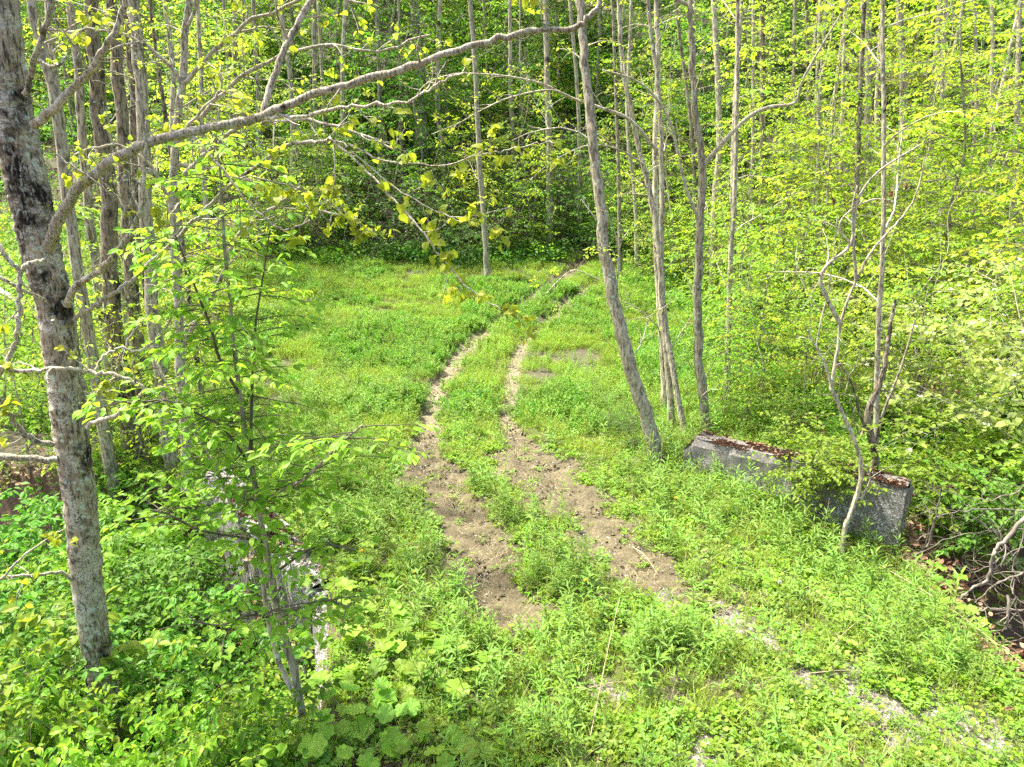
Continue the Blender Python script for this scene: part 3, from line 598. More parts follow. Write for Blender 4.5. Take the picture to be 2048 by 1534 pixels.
# ------------------------------------------------------------------ tree builders
def px_path(spec, dY=0):
    return np.array([at(a, b, c+dY) for a, b, c in spec])
def px_rad(pts, r0, r1):
    k = np.linspace(0, 1, len(pts)); return np.array([(r0*(1-q)+r1*q)*depth(p)/F for p, q in zip(pts, k)])
def twigs_on(mb, pts, rad, rng, n, ln, out=None, t0=.25, curl=.5, lvl=1, mat=0, up=.1):
    """bare curved side twigs; returns their end points and directions for leaves"""
    ends = []; pts = np.asarray(pts); m = len(pts)
    for i in range(n):
        t = t0+(1-t0)*(i+rng.random())/n; k = min(m-2, int(t*(m-1))); p = pts[k]+(pts[k+1]-pts[k])*(t*(m-1)-k)
        T = nrm(pts[k+1]-pts[k]); R_ = rng.normal(size=3); R_ -= T*R_.dot(T); R_ = nrm(R_); R_[1] *= .6
        d = nrm(T*(.4+.5*rng.random())+R_+[0, 0, up]); l = ln*(.4+.8*rng.random())*(1.1-.6*t)
        q = [p]; bend = rng.normal(size=3)*curl
        for s in range(5):
            d = nrm(d+bend*.22+rng.normal(size=3)*.13); q.append(q[-1]+d*l/5)
        r = min(np.interp(t, np.linspace(0, 1, len(rad)), rad)*.55, .012*math.sqrt(l)+.002)
        q = np.array(q); tube(mb, q, [r, r*.7, r*.35], 4 if r < .006 else 5, mat)
        ends.append((q, r))
        if lvl > 1: ends += twigs_on(mb, q, [r, r*.4], rng, max(2, int(l*5)), l*.5, None, .3, curl, lvl-1, mat, up)
    return ends
def tips(mb, ends, rng, kind, size, lmat, n=(2, 5), hang=.6, prob=.8, spread=.05):
    P, D = [], []
    for q, r in ends:
        if rng.random() > prob: continue
        for e in ((q[-1], 1.), (q[len(q)//2], .5)):
            if rng.random() > e[1]: continue
            k = rng.integers(*n); P.append(e[0]+rng.normal(size=(k, 3))*spread*.4); d = nrm(q[-1]-q[-2])
            D.append(nrm(d*.6+rng.normal(size=(k, 3))*.7-np.array([0, 0, hang])))
    if P:
        P = np.concatenate(P); D = np.concatenate(D)
        leaves(mb, kind, P, D, rng.normal(size=P.shape)*.5+[0, -.2, 1], size*(.55+.65*rng.random(len(P))), lmat)
def forest_trunk(pts, r0, r1, rng, n=12, wob=.05):
    P = crom(pts, 6); mb = MB(); k = np.linspace(0, 1, len(P))
    tube(mb, P, r0*(1-k)+r1*k, n, 0, wob, rng); return mb, P

# ------------------------------------------------------------------ the big mottled tree close on the left
rng = np.random.default_rng(21)
YT = 5.6
tr = [(-40, -330, YT), (-26, -130, YT), (-12, 0, YT), (10, 170, YT), (28, 250, YT), (48, 342, YT), (68, 430, YT), (86, 524, YT), (107, 600, YT), (122, 700, YT), (135, 800, YT), (146, 900, YT), (160, 1000, YT), (173, 1150, YT), (194, 1300, YT), (220, 1450, YT), (240, 1560, YT), (262, 1740, YT)]
pts = px_path(tr)[::-1]; rp = np.array([60, 44, 34, 30, 33, 34, 36, 38, 37, 38, 40, 43, 44, 45, 47, 48, 46, 42])
Pp = crom(pts, 8); dd = np.array([depth(p) for p in Pp]); rr = np.interp(np.linspace(0, 1, len(Pp)), np.linspace(0, 1, len(rp)), rp)*dd/F*.86
big = empty('maple_tree', tuple(pts[0])); tag(big, 'big mottled trunk with grey lichen and black patches, close on the left', 'tree')
mb = MB(); tube(mb, crom(Pp, 3), np.interp(np.linspace(0, 1, 3*(len(Pp)-1)+1), np.linspace(0, 1, len(rr)), rr), 28, 0, .035, rng); mb.build('trunk', M['bark_main'], big)
BR = [
 ([(98,500,5.55),(110,460,5.45),(128,420,5.4),(170,365,5.35),(230,320,5.3),(290,288,5.25),(380,264,5.2),(450,252,5.2),(520,235,5.2),(560,215,5.15),(640,185,5.1),(740,155,5.1),(840,128,5.05),(940,95,5),(1030,68,5),(1090,56,4.95),(1150,55,4.95),(1175,38,4.9),(1200,0,4.9),(1215,-50,4.9)], 17, 4.5, 7, .35, .0),
 ([(527,232,5.2),(540,180,5.25),(565,110,5.3),(600,40,5.35),(640,-30,5.4),(670,-90,5.4)], 11, 8, 3, .5, .3),
 ([(522,236,5.2),(560,234,5.15),(600,232,5.1),(680,216,5),(740,210,4.95),(800,205,4.9),(850,185,4.9),(890,160,4.85),(930,145,4.8)], 6.5, 2.5, 6, .4, .4),
 ([(380,268,5.2),(430,320,5.1),(470,370,5.05),(500,410,5),(540,445,4.95),(572,460,4.9),(620,440,4.9)], 5, 2, 6, .35, .6),
 ([(372,257,5.2),(410,215,5.2),(440,180,5.25),(443,128,5.3)], 4.5, 2.5, 3, .3, .5),
 ([(68,250,5.5),(110,215,5.4),(165,155,5.35),(210,95,5.3),(245,25,5.3),(258,-50,5.3)], 13, 6.5, 5, .5, .4),
 ([(48,190,5.4),(62,140,5.35),(72,105,5.3),(95,40,5.3),(116,-30,5.3)], 9, 7, 3, .3, .0),
 ([(78,120,5.3),(100,132,5.25),(122,126,5.2),(134,112,5.2)], 5, 4, 0, .3, 0),
 ([(94,60,5.3),(128,62,5.25),(150,50,5.2),(185,36,5.2)], 3.2, 2, 3, .2, .5),
 ([(135,610,5.5),(155,572,5.4),(200,540,5.3),(240,495,5.2),(270,450,5.2),(285,400,5.2),(290,320,5.2),(293,240,5.25)], 11, 4, 6, .4, .5),
 ([(150,640,5.5),(190,610,5.4),(230,585,5.4),(262,560,5.45),(330,500,5.5),(400,432,5.5),(455,375,5.4),(540,312,5.3),(590,286,5.2),(640,284,5.15),(668,280,5.1)], 6, 5.5, 6, .4, .6),
 ([(268,450,5.2),(240,410,5.15),(205,375,5.1),(150,335,5.1),(110,308,5.1)], 3.4, 2, 3, .25, .3),
 ([(175,855,5.45),(185,845,5.35),(230,832,5.2),(262,805,5.1),(290,780,5.0),(262,763,4.95),(225,750,4.9),(185,744,4.9),(150,738,4.85),(100,738,4.8),(50,742,4.8),(0,735,4.8),(-60,728,4.8)], 7, 5, 6, .35, .4),
 ([(105,640,4.8),(125,680,4.85),(138,715,4.9),(150,745,4.95),(165,782,5),(190,788,5.05),(215,772,5.1),(232,745,5.1),(240,715,5.1),(262,675,5.1),(272,645,5.1)], 5, 3, 4, .3, .4),
 ([(190,740,4.95),(212,708,5),(240,697,5.05),(270,702,5.1),(300,690,5.15),(340,640,5.2),(370,585,5.2),(388,545,5.2)], 4.5, 2.2, 5, .35, .5),
 ([(88,520,5.2),(60,528,5.1),(42,545,5.05),(38,600,5),(38,645,5),(28,690,5),(5,740,5),(-30,775,5)], 7, 7, 4, .3, .3),
 ([(40,545,5.05),(18,518,5),(-25,470,5)], 6.5, 6, 0, .3, 0),
 ([(88,600,5.4),(30,572,5.2),(-25,545,5.1)], 5.5, 5, 2, .3, .2),
 ([(106,890,5.4),(66,880,5.25),(32,850,5.2),(10,815,5.1),(-25,765,5.1)], 9, 6, 3, .3, .3),
 ([(118,920,5.5),(60,918,5.4),(0,915,5.3),(-60,918,5.3)], 9, 10, 2, .3, .3),
 ([(142,1160,5.5),(120,1146,5.4),(60,1150,5.2),(0,1156,5.1),(-40,1178,5.1)], 4.5, 4, 3, .3, .5),
 ([(-20,1180,5),(20,1140,5),(45,1115,5),(100,1072,5),(126,1060,5)], 4, 2, 3, .25, .8),
 ([(668,281,5.1),(720,330,5.0),(790,400,4.9),(850,470,4.8),(885,515,4.8),(930,570,4.7),(990,612,4.7),(1040,636,4.7)], 3.6, 1.6, 8, .28, 1.),
 ([(668,283,5.1),(700,290,5.05),(760,320,5),(830,330,4.9),(900,328,4.9),(960,310,4.9),(1010,300,4.85),(1060,290,4.85),(1120,284,4.8)], 3.2, 1.5, 8, .25, 1.),
 ([(700,300,5.05),(760,352,5),(830,400,4.9),(900,432,4.85),(960,430,4.85),(1020,415,4.85)], 2.6, 1.3, 8, .25, 1.),
 ([(667,284,5.1),(668,340,5.05),(664,400,5.0),(660,450,5.0)], 2.4, 1.2, 4, .2, .9),
 ([(455,376,5.4),(500,352,5.2),(600,380,5.1),(700,430,5.0),(740,470,5.0)], 2.6, 1.2, 7, .28, 1.),
 ([(1090,56,4.95),(1085,30,4.95),(1078,0,4.95),(1062,-30,4.95)], 2.6, 2, 3, .2, 1.),
]
lf = MB()
for i, (spec, r0, r1, nt_, ln, lfp) in enumerate(BR):
    pts = px_path(spec); P = crom(pts, 5); P[1:-1] += rng.normal(size=P[1:-1].shape)*.006
    rad = px_rad(P, r0*.68, r1*.7+(1.2 if i == 0 else 0)); mb = MB(); tube(mb, P, rad, 10 if r0 > 5 else 6, 0, .04, rng)
    ends = twigs_on(mb, P, rad, rng, nt_, ln, None, .3, .5, 2 if lfp else 1, 0, -.05)
    tips(lf, ends, rng, 'heart', .062, 0, (1, 5), .45, lfp*.8)
    if lfp > .9: tips(lf, [(P[k-3:k+1], .01) for k in range(6, len(P), 3)], rng, 'heart', .068, 0, (1, 3), .45, .7)
    b = mb.build('branch', M['bark_branch'], big)
lf.build('leaves', M['leaf_yellow'], big)

# ------------------------------------------------------------------ traced forest trees (pixels of the photo give direction, Y the true distance)
def far_leaves(lf, P, rng, n, ln, kind, size, up=.25, t0=.4, t1=1., wood=None, r=.012, mat=0, **kw):
    m = len(P)
    for i in range(n):
        t = t0+(t1-t0)*(i+rng.random())/n; k = min(m-2, int(t*(m-1))); a = rng.random()*6.283; l = ln*(.5+.7*rng.random())
        d = np.array([math.cos(a), math.sin(a), up+.3*rng.random()]); p = P[k]; q = [p]
        for s in range(5):
            d = nrm(d+rng.normal(size=3)*.1-np.array([0, 0, .09])); q.append(q[-1]+d*l/5)
        q = np.array(q); tube(wood, q, [r, r*.3], 5, mat); spray(lf, q, rng, kind, size, **kw)
def crown(bm, lm, bmat, lmat, e, name='crown'):
    c = MB()
    for src, mi in ((bm, 0), (lm, 1)):
        o_ = 0
        for v, (f, _, sm) in zip(src.v, src.f): c.v.append(v); c.f.append((f-o_+c.n, mi, sm)); c.n += len(v); o_ += len(v)
    return c.build(name, [bmat, lmat], e) if c.v else None
def traced(name, spec, wpx, label, bark, rng, bare_n=6, bare_l=1.2, leafn=0, leafl=1.2, leafk='simple', leafs=.07, leafm='leaf_yellow', group=None, forks=(), cat='tree', ext=6., top=.55, lt0=.35):
    """spec: (px,py) from base up; the first point is dropped to the ground at its distance Y"""
    Yb = spec[0][2]
    pts = [np.array(at(a, b, c)) for a, b, c in spec]
    g = pts[0].copy(); g[2] = hz(g[0], g[1])-.15
    P = [g]+pts[(0 if pts[0][2] > g[2]+.3 else 1):]
    if ext:
        d = nrm(P[-1]-P[-2]); d = nrm(d+np.array([0, 0, .6])); P.append(P[-1]+d*ext*.5); P.append(P[-1]+nrm(d+[0, 0, .5])*ext*.5)
    r0 = .8*wpx[0]*depth(pts[0])/F/2; r1 = .8*wpx[1]*depth(pts[-1])/F/2*(top if ext else 1)
    e = empty(name, tuple(g)); tag(e, label, cat, group)
    mbt, Q = forest_trunk(P, r0*1.08, r1, rng, 14 if r0 > .06 else 9)
    Q[2:-2] += rng.normal(size=Q[2:-2].shape)*r0*.10
    mbt = MB(); k = np.linspace(0, 1, len(Q)); rad = r0*1.05*(1-k)+r1*k; rad = rad*(1+.45*np.exp(-np.arange(len(Q))/1.6)); tube(mbt, Q, rad, 14 if r0 > .05 else 9, 0, .05, rng); mbt.build('trunk', bark, e)
    bm, lm = MB(), MB(); bmat = M['bark_branch'] if bark is M['bark_grey'] else bark
    for f in forks:
        fm = MB(); fp = px_path(f[0]); fq = crom(fp, 5); fr = px_rad(fq, f[1]/2, f[2]/2); tube(fm, fq, fr, 8, 0, .05, rng)
        ends = twigs_on(fm, fq, fr, rng, f[3] if len(f) > 3 else 4, .6, None, .2, .4, 2); fm.build('branch', bmat, e)
        if leafn: tips(lm, ends, rng, leafk, leafs, 0, (2, 6), .3, .7)
    if bare_n:
        ends = twigs_on(bm, Q, rad, rng, bare_n, bare_l, None, .12, .6, 2)
        if leafn: tips(lm, ends, rng, leafk, leafs, 0, (2, 6), .3, .45)
    if leafn: far_leaves(lm, Q, rng, leafn, leafl, leafk, leafs, .3, lt0, 1., bm, .012, 0, tl=.45, ts=.12, ls=.07, tw=.003, tmat=None, lmat=0)
    crown(bm, lm, bmat, M[leafm], e)
    return e, Q
BG, BD, BM_ = M['bark_grey'], M['bark_dark'], M['bark_branch']
T = lambda *a, **k: traced('tree', *a, **k)
rng = np.random.default_rng(5)
def yb(px, py, z=0.):                                  # distance at which a pixel meets the ground
    return ground_hit(px, py)[1]
# centre and right of the track
Y1 = yb(1312, 925)
T([(1318,915,Y1),(1296,850,Y1),(1262,740,Y1),(1235,630,Y1+.1),(1212,520,Y1+.2),(1198,400,Y1+.3),(1185,280,Y1+.4),(1172,150,Y1+.5),(1158,0,Y1+.6),(1150,-80,Y1+.6)], (36,21), 'grey leaning curved trunk with dark knots, standing at the left end of the concrete wall', BG, rng, 8, 1.6, 3, forks=[([(1198,560,Y1+.2),(1150,540,Y1),(1118,560,Y1-.1),(1090,590,Y1-.2)],2.6,1.2)])
Y2 = yb(1352, 880)+.6
T([(1345,870,Y2),(1338,760,Y2),(1325,620,Y2),(1318,500,Y2),(1300,390,Y2+.1),(1270,260,Y2+.2),(1248,150,Y2+.2),(1240,60,Y2+.2),(1238,-60,Y2+.2)], (16,14), 'slim grey trunk that bends left towards its top, next to the leaning trunk', BG, rng, 8, 1.3, 2, forks=[([(1312,300,Y2),(1260,240,Y2-.2),(1200,215,Y2-.3),(1140,195,Y2-.4),(1090,170,Y2-.5),(1030,155,Y2-.6),(960,148,Y2-.7),(900,150,Y2-.8),(850,170,Y2-.8),(825,205,Y2-.8)],7,2,16),([(1150,198,Y2-.4),(1100,180,Y2-.6),(1020,195,Y2-.8),(960,222,Y2-.9),(920,245,Y2-1),(865,268,Y2-1)],4,1.6,12),([(1290,330,Y2),(1240,300,Y2-.4),(1180,290,Y2-.7),(1110,320,Y2-.9),(1060,360,Y2-1)],4,1.6,10)])
T([(1372,880,Y2-.4),(1350,760,Y2-.2),(1330,640,Y2),(1322,500,Y2+.1),(1324,350,Y2+.2),(1318,200,Y2+.2),(1305,90,Y2+.3),(1290,-60,Y2+.3)], (15,13), 'slim dark based trunk rising just left of the concrete wall corner', BG, rng, 8, 1.4, 2)
T([(1330,860,Y2+1),(1326,700,Y2+1),(1316,560,Y2+1),(1310,300,Y2+1),(1316,130,Y2+1),(1312,-60,Y2+1)], (17,14), 'straight flaky trunk close behind the two slim trunks by the wall', M['bark_far'], rng, 7, 1.5, 3)
Y3 = yb(1417, 890)+.6
T([(1418,900,Y3),(1412,850,Y3),(1400,740,Y3),(1395,600,Y3),(1401,440,Y3),(1404,330,Y3),(1388,200,Y3),(1384,80,Y3),(1380,10,Y3),(1378,-80,Y3)], (24,13), 'smooth pale grey trunk growing behind the far end of the concrete wall', BG, rng, 6, 1.3, 2,
  forks=[([(1406,332,Y3),(1450,280,Y3-.2),(1500,232,Y3-.3),(1540,214,Y3-.4),(1590,205,Y3-.5),(1605,160,Y3-.6),(1650,80,Y3-.7),(1700,0,Y3-.8)],10,3,8), ([(1398,440,Y3),(1370,370,Y3-.1),(1345,260,Y3-.2),(1315,200,Y3-.3),(1270,160,Y3-.4),(1205,140,Y3-.5)],7,3,7), ([(1380,12,Y3),(1350,-5,Y3),(1325,-30,Y3)],8,6,1)])
SPEC = [ # x base, y base, x top(0), width base, Y extra label
 (1425,600,1428,20,'flaky trunk'),(1466,640,1482,18,'straight trunk'),(1455,800,1476,15,'straight trunk'),(1526,520,1524,20,'straight trunk'),(1735,560,1736,24,'tall trunk'),
 (1760,545,1764,17,'pale trunk'),(1786,520,1800,27,'thick brown trunk'),(1705,700,1728,16,'slim trunk'),(1752,960,1765,15,'dark trunk'),(1562,560,1590,12,'slim trunk'),
 (1640,560,1652,12,'slim trunk'),(1604,540,1612,11,'slim trunk'),(1895,560,1890,14,'grey trunk'),(1858,520,1882,22,'leaning dark trunk'),(1965,600,1985,14,'grey trunk'),(1240,560,1225,12,'slim trunk'),
 (2025,620,2040,16,'grey trunk'),(1930,520,1950,13,'slim trunk'),(1500,560,1506,11,'slim trunk'),(1392,560,1350,12,'slim trunk'),(1275,540,1262,12,'slim trunk'),(1680,520,1690,12,'slim trunk')]
ADJ = ['straight grey','faintly bowed','mossy footed','upright flaky','tall pale','narrow pale','stout brown','slim leaning','dark barked','thin upright','thin bowed','thin twiggy','grey upright','dark leaning','grey bending','thin grey','grey mottled','slender pale','thin ashen','thin slanting','thin wavy','thin olive']
PLC = ['above the far half of the concrete wall','right of the smooth pale trunk behind the wall','low in the leaves above the concrete wall','in the wood behind the arching forked limb','left of the pale pair on the right slope','in the middle of the right slope group','right of the pale pair on the right slope','behind the forked bare sapling','beside the near end of the concrete wall','in the wood beyond the concrete wall','left of the forked bare sapling top','among thin stems over the concrete wall','over the white flowered bush','rising over the white flowered bush','far up behind the white flowered bush','just right of where the track leaves the meadow','behind the outermost white flowered bush','between the stems over the flowering bush','behind the pale forked limb','beside the bent slim trunk','next to the bend of the track','left of the tall pale trunk on the slope']
for i, (xb, y_b, xt, wd, nm_) in enumerate(SPEC):
    Yb_ = yb(xb, y_b); xm = (xb+xt)/2+rng.normal()*8
    T([(xb,y_b,Yb_),(xb*.7+xm*.3,y_b*.7,Yb_),(xm,y_b*.45,Yb_),(xt,0,Yb_+.3),(xt+(xt-xb)*.3,-120,Yb_+.3)], (wd*.82,wd*.62), f'{ADJ[i]} trunk {PLC[i]}', (BG, M['bark_far'], BG, M['bark_dark'])[i % 4] if i != 6 else M['bark_far'], rng, 7, 1.8, 9, 1.7, leafs=.12, leafm=('leaf_yellow','leaf_bright')[i % 2], ext=5)
# behind the track's end and in the middle
MID = [(842,330,828,26,'stout brown trunk half hidden in maple leaves, straight above the left rut'),(960,560,938,15,'thin pale pole crossing the long arching branch'),(1100,500,1092,16,'dark footed trunk at the left edge of the track end'),(893,400,880,12,'thin trunk right of the stout brown one'),
 (640,400,628,13,'thin trunk behind the dark arching limb'),(585,390,560,14,'thin grey trunk left above the meadow'),(700,420,690,12,'thin trunk at the back edge of the meadow'),(760,400,752,11,'thin trunk behind the hanging heart leaves'),(480,380,470,13,'thin trunk over the left half of the meadow'),(1035,420,1020,11,'thin stem between the pale pole and the track end'),(1160,470,1140,10,'thin stem just past the track end'),(520,400,505,12,'slender trunk beside the upright branch of the big tree')]
for i, (xb, y_b, xt, wd, lab) in enumerate(MID):
    Yb_ = yb(xb, y_b) if y_b > 360 else 38
    if i == 1: T([(975,560,yb(975,560)),(972,500,yb(975,560)),(960,330,yb(975,560)),(948,100,yb(975,560)),(938,-20,yb(975,560)),(936,-100,yb(975,560))], (15,11), lab, BG, rng, 10, 1.8, 2, ext=4)
    else: T([(xb,y_b,Yb_),(xb*.6+xt*.4+rng.normal()*6,y_b*.5,Yb_),(xt,0,Yb_),(xt-4,-110,Yb_)], (wd,wd*.75), lab, M['bark_far'], rng, 8, 2., 9, 1.9, leafs=.14, leafm=('leaf_bright','leaf_mid')[i % 2], ext=4)
# left group, dark trunks
LG = [(225,620,180,40,11.,BD,'thick dark trunk, leftmost of the dark trio behind the big tree'),(268,640,222,34,11.8,BD,'thick dark trunk in the middle of the dark trio'),(330,830,268,34,10.6,BG,'smooth pale trunk with round lichen spots'),
      (305,660,247,26,12.5,BD,'dark trunk showing between the middle dark trunk and the pale spotted one'),(190,520,140,24,13.,M['bark_far'],'grey trunk close right of the big tree'),(205,840,62,30,10.2,BG,'grey leaning trunk crossing behind the big tree'),(150,500,95,18,15,M['bark_far'],'thin grey trunk seen just beside the big tree'),
      (232,500,182,18,17,M['bark_far'],'thin straight trunk behind the dark trio'),(360,560,330,14,19,M['bark_far'],'thin trunk right of the pale spotted one'),(420,540,395,13,22,M['bark_far'],'thin trunk over the left meadow edge'),(385,640,300,12,13,BD,'thin dark slanting trunk above the sapling'),(95,700,20,16,14,M['bark_far'],'thin trunk hidden behind the lichen crusted trunk')]
for i, (xb, y_b, xt, wd, Yb_, bk, lab) in enumerate(LG):
    T([(xb,y_b,Yb_),(xb*.65+xt*.35+rng.normal()*4,y_b*.6,Yb_),(xb*.3+xt*.7+rng.normal()*4,y_b*.25,Yb_),(xt,0,Yb_),(xt-(xb-xt)*.12,-120,Yb_)], (wd,wd*.85), lab, bk, rng, 9, 1.4, 6, 1.3, leafs=.06, leafm='leaf_yellow', ext=4, lt0=.45)
# long limbs of a tree behind the big one, hung with yellow leaves
def boughs(name, base, paths, label, rng, lmat='leaf_yellow', size=.06, kind='heart'):
    e = empty(name, tuple(base)); tag(e, label, 'tree'); bm, lm = MB(), MB()
    for spec, r0, r1, n, ln in paths:
        P = crom(px_path(spec), 5); P[1:-1] += rng.normal(size=P[1:-1].shape)*.012; rad = px_rad(P, r0, r1); tube(bm, P, rad, 7, 0, .05, rng)
        ends = twigs_on(bm, P, rad, rng, n, ln, None, .1, .6, 2, 0, 0); tips(lm, ends, rng, kind, size, 0, (2, 5), .5, .85)
    return e, bm, lm
bx, by_ = at(372, 900, 8.6)[:2]; bzz = hz(bx, by_)
e, bm, lm = boughs('tree', (bx, by_, bzz), [
 ([(372,980,8.6),(368,860,8.6),(360,700,8.6),(352,560,8.6),(345,420,8.6),(350,300,8.6),(362,180,8.6),(372,60,8.6),(380,-80,8.6)],10,7,10,.9),
 ([(360,700,8.6),(420,600,8.4),(455,520,8.2),(478,468,8),(540,420,7.8),(600,375,7.6)],5,2.5,9,.7),
 ([(348,380,8.6),(420,300,8.4),(500,250,8.2),(600,240,8),(700,260,7.8),(790,300,7.7)],5,2,14,.7),
 ([(352,290,8.6),(430,200,8.4),(520,130,8.2),(640,90,8),(760,100,7.9),(860,70,7.9)],5,2,16,.7),
 ([(365,170,8.6),(440,90,8.5),(520,30,8.4),(640,-10,8.3),(740,10,8.2)],5,2,14,.7),
 ([(365,170,8.6),(320,110,8.5),(250,70,8.4),(160,60,8.3),(80,90,8.2)],4,2,12,.6),
 ([(348,420,8.6),(300,330,8.5),(230,290,8.4),(150,310,8.3)],4,2,10,.6),
 ([(372,60,8.6),(400,-10,8.5),(470,-60,8.4)],4,2,5,.6),
 ([(350,330,8.6),(440,340,8.4),(540,380,8.2),(640,420,8.1),(720,440,8)],4,1.6,12,.6)],
 'slender tree with drooping yellow green heart leaves, behind the long arching branch', rng)
crown(bm, lm, BM_, M['leaf_yellow'], e)

# ------------------------------------------------------------------ bare forked sapling beside the concrete wall
Yf = 8.3
e, Q = traced('sumac_sapling', [(1690,1060,Yf),(1716,985,Yf),(1722,930,Yf),(1700,860,Yf),(1668,790,Yf),(1662,770,Yf),(1675,700,Yf),(1682,640,Yf),(1712,560,Yf),(1745,500,Yf),(1790,450,Yf),(1830,395,Yf),(1850,315,Yf)], (12.5,3), 'bare forked grey sapling standing against the concrete wall', M['bark_grey'], rng, 4, .5, 0, ext=0,
  forks=[([(1682,650,Yf),(1655,600,Yf),(1641,560,Yf),(1655,530,Yf),(1700,490,Yf),(1710,430,Yf),(1720,390,Yf),(1760,340,Yf),(1840,290,Yf)],9,3,4), ([(1712,560,Yf),(1708,500,Yf),(1705,420,Yf),(1715,370,Yf)],7,4,2), ([(1705,490,Yf),(1680,460,Yf),(1690,430,Yf),(1740,400,Yf),(1780,400,Yf)],4,2,3), ([(1664,775,Yf),(1650,730,Yf),(1630,690,Yf),(1615,660,Yf)],5,3,2),
         ([(1632,695,Yf),(1640,650,Yf),(1660,560,Yf),(1675,430,Yf)],3,2,2), ([(1722,1000,Yf),(1740,960,Yf),(1732,930,Yf)],5,3,1)], cat='sapling')
sm_ = plainmat('rusty_seed', (.15, .05, .03), (.35, .14, .08))
for px, py in ((1668, 403), (1640, 552), (1783, 388), (1812, 372)):
    mb = MB(); p0 = at(px, py, Yf); mb.add(p0+nrm(rng.normal(size=(60, 3)))*[.02, .02, .045], np.arange(60).reshape(20, 3)); mb.build('seed_head', sm_, e)
e, Q = traced('tree', [(1800,995,9.6),(1752,960,9.8),(1750,900,9.8),(1735,830,9.8),(1762,760,9.8),(1775,690,9.8),(1790,600,9.9)], (22,8), 'dark many stemmed small tree behind the near end of the concrete wall', M['bark_dark'], rng, 7, .8, 0, ext=0,
  forks=[([(1750,900,9.8),(1720,830,9.7),(1700,760,9.6),(1650,690,9.5)],7,3,4), ([(1750,900,9.8),(1765,830,9.8),(1800,740,9.9),(1830,640,10)],7,3,4), ([(1735,830,9.8),(1720,870,9.8),(1700,800,9.6)],6,3,2)])

# ------------------------------------------------------------------ leafy saplings, bushes and young trees
def sapling(name, h, spread, nl, rng, kind, size, trunk_r=.02, tl=.45, ts=.1, ls=.06, z0=.15, flat=.85, nst=1, up=.35, shape=.6, tw=.003, tiers=0):
    """returns (trunk mesh, crown mesh) at the origin; limbs reach out in near level layers"""
    tm, bm, lm = MB(), MB(), MB()
    for s in range(nst):
        az = rng.random()*6.28; ln = (.08 if nst == 1 else .35)*h
        k = np.linspace(0, 1, 7)[:, None]; P = np.hstack([np.cos(az)*ln*k**1.3, np.sin(az)*ln*k**1.3, h*k*(1-.12*s/nst)])+np.r_[np.zeros((1, 3)), rng.normal(size=(6, 3))*.02*h]
        P = crom(P, 4); r = trunk_r*(1-.15*s)*(1-np.linspace(0, 1, len(P))*.85); tube(tm, P, r, 8, 0, .05, rng)
        for i in range(nl//nst):
            u = z0+(1-z0)*((i+rng.random())/(nl/nst)); u = u if not tiers else z0+(1-z0)*(math.floor((u-z0)/(1-z0)*tiers)+.25*rng.random()+.3)/tiers; k_ = int(u*(len(P)-1)); a = i*2.4+s*1.3+rng.random()*.8
            L_ = spread*(1-abs(u-.35)**1.3*shape*1.4)*(.6+.55*rng.random()); L_ = max(L_, .12*spread)
            d = np.array([math.cos(a), math.sin(a), up+.25*rng.normal()]); q = [P[k_]]
            for j in range(6):
                d = nrm(d+rng.normal(size=3)*.09-np.array([0, 0, .10])); q.append(q[-1]+d*L_/6)
            q = np.array(q); rr_ = min(r[k_]*.5, .012*math.sqrt(L_)+.002); tube(bm, q, [rr_, rr_*.3], 5, 0)
            spray(bm2 := MB(), q, rng, kind, size, tl*min(1, .4+L_/2), ts, ls, .12, flat, tw, 0, 1)
            for v, (f, mi, sm) in zip(bm2.v, bm2.f):
                o_ = f.min(); (lm if mi else bm).add(v, f-o_)
    return tm, bm, lm
PROT = {}
def proto_tree(key, objname, tm, bm, lm, bark, twig, leaf, tn='trunk', cn='crown', extra=None):
    e = empty(objname); t_ = tm.build(tn, bark, e)
    crown(bm, lm, twig, leaf, e, cn)
    if extra is not None: extra[0].build(extra[1], extra[2], e)
    PROT[key] = [e, False]; return e
def put(key, x, y, s, label, cat, group=None, rz=None, dz=-.05, leaf=None, sz=None):
    src, used = PROT[key]
    rz = RNG.random()*6.28 if rz is None else rz
    if not used: e = src; PROT[key][1] = True
    else:
        e = src.copy(); COL.objects.link(e)
        for ch in list(src.children):
            c = ch.copy(); COL.objects.link(c); c.parent = e
    e.location = (x, y, hz(x, y)+dz); e.rotation_euler = (RNG.normal()*.03, RNG.normal()*.03, rz); e.scale = (s, s, s*(sz or 1))
    if leaf:
        for ch in e.children:
            if ch.name.startswith('crown') and len(ch.material_slots) > 1: ch.material_slots[1].link = 'OBJECT'; ch.material_slots[1].material = M[leaf]
    for k_ in ('group',):
        if k_ in e: del e[k_]
    tag(e, label, cat, group); return e
r = np.random.default_rng(3)
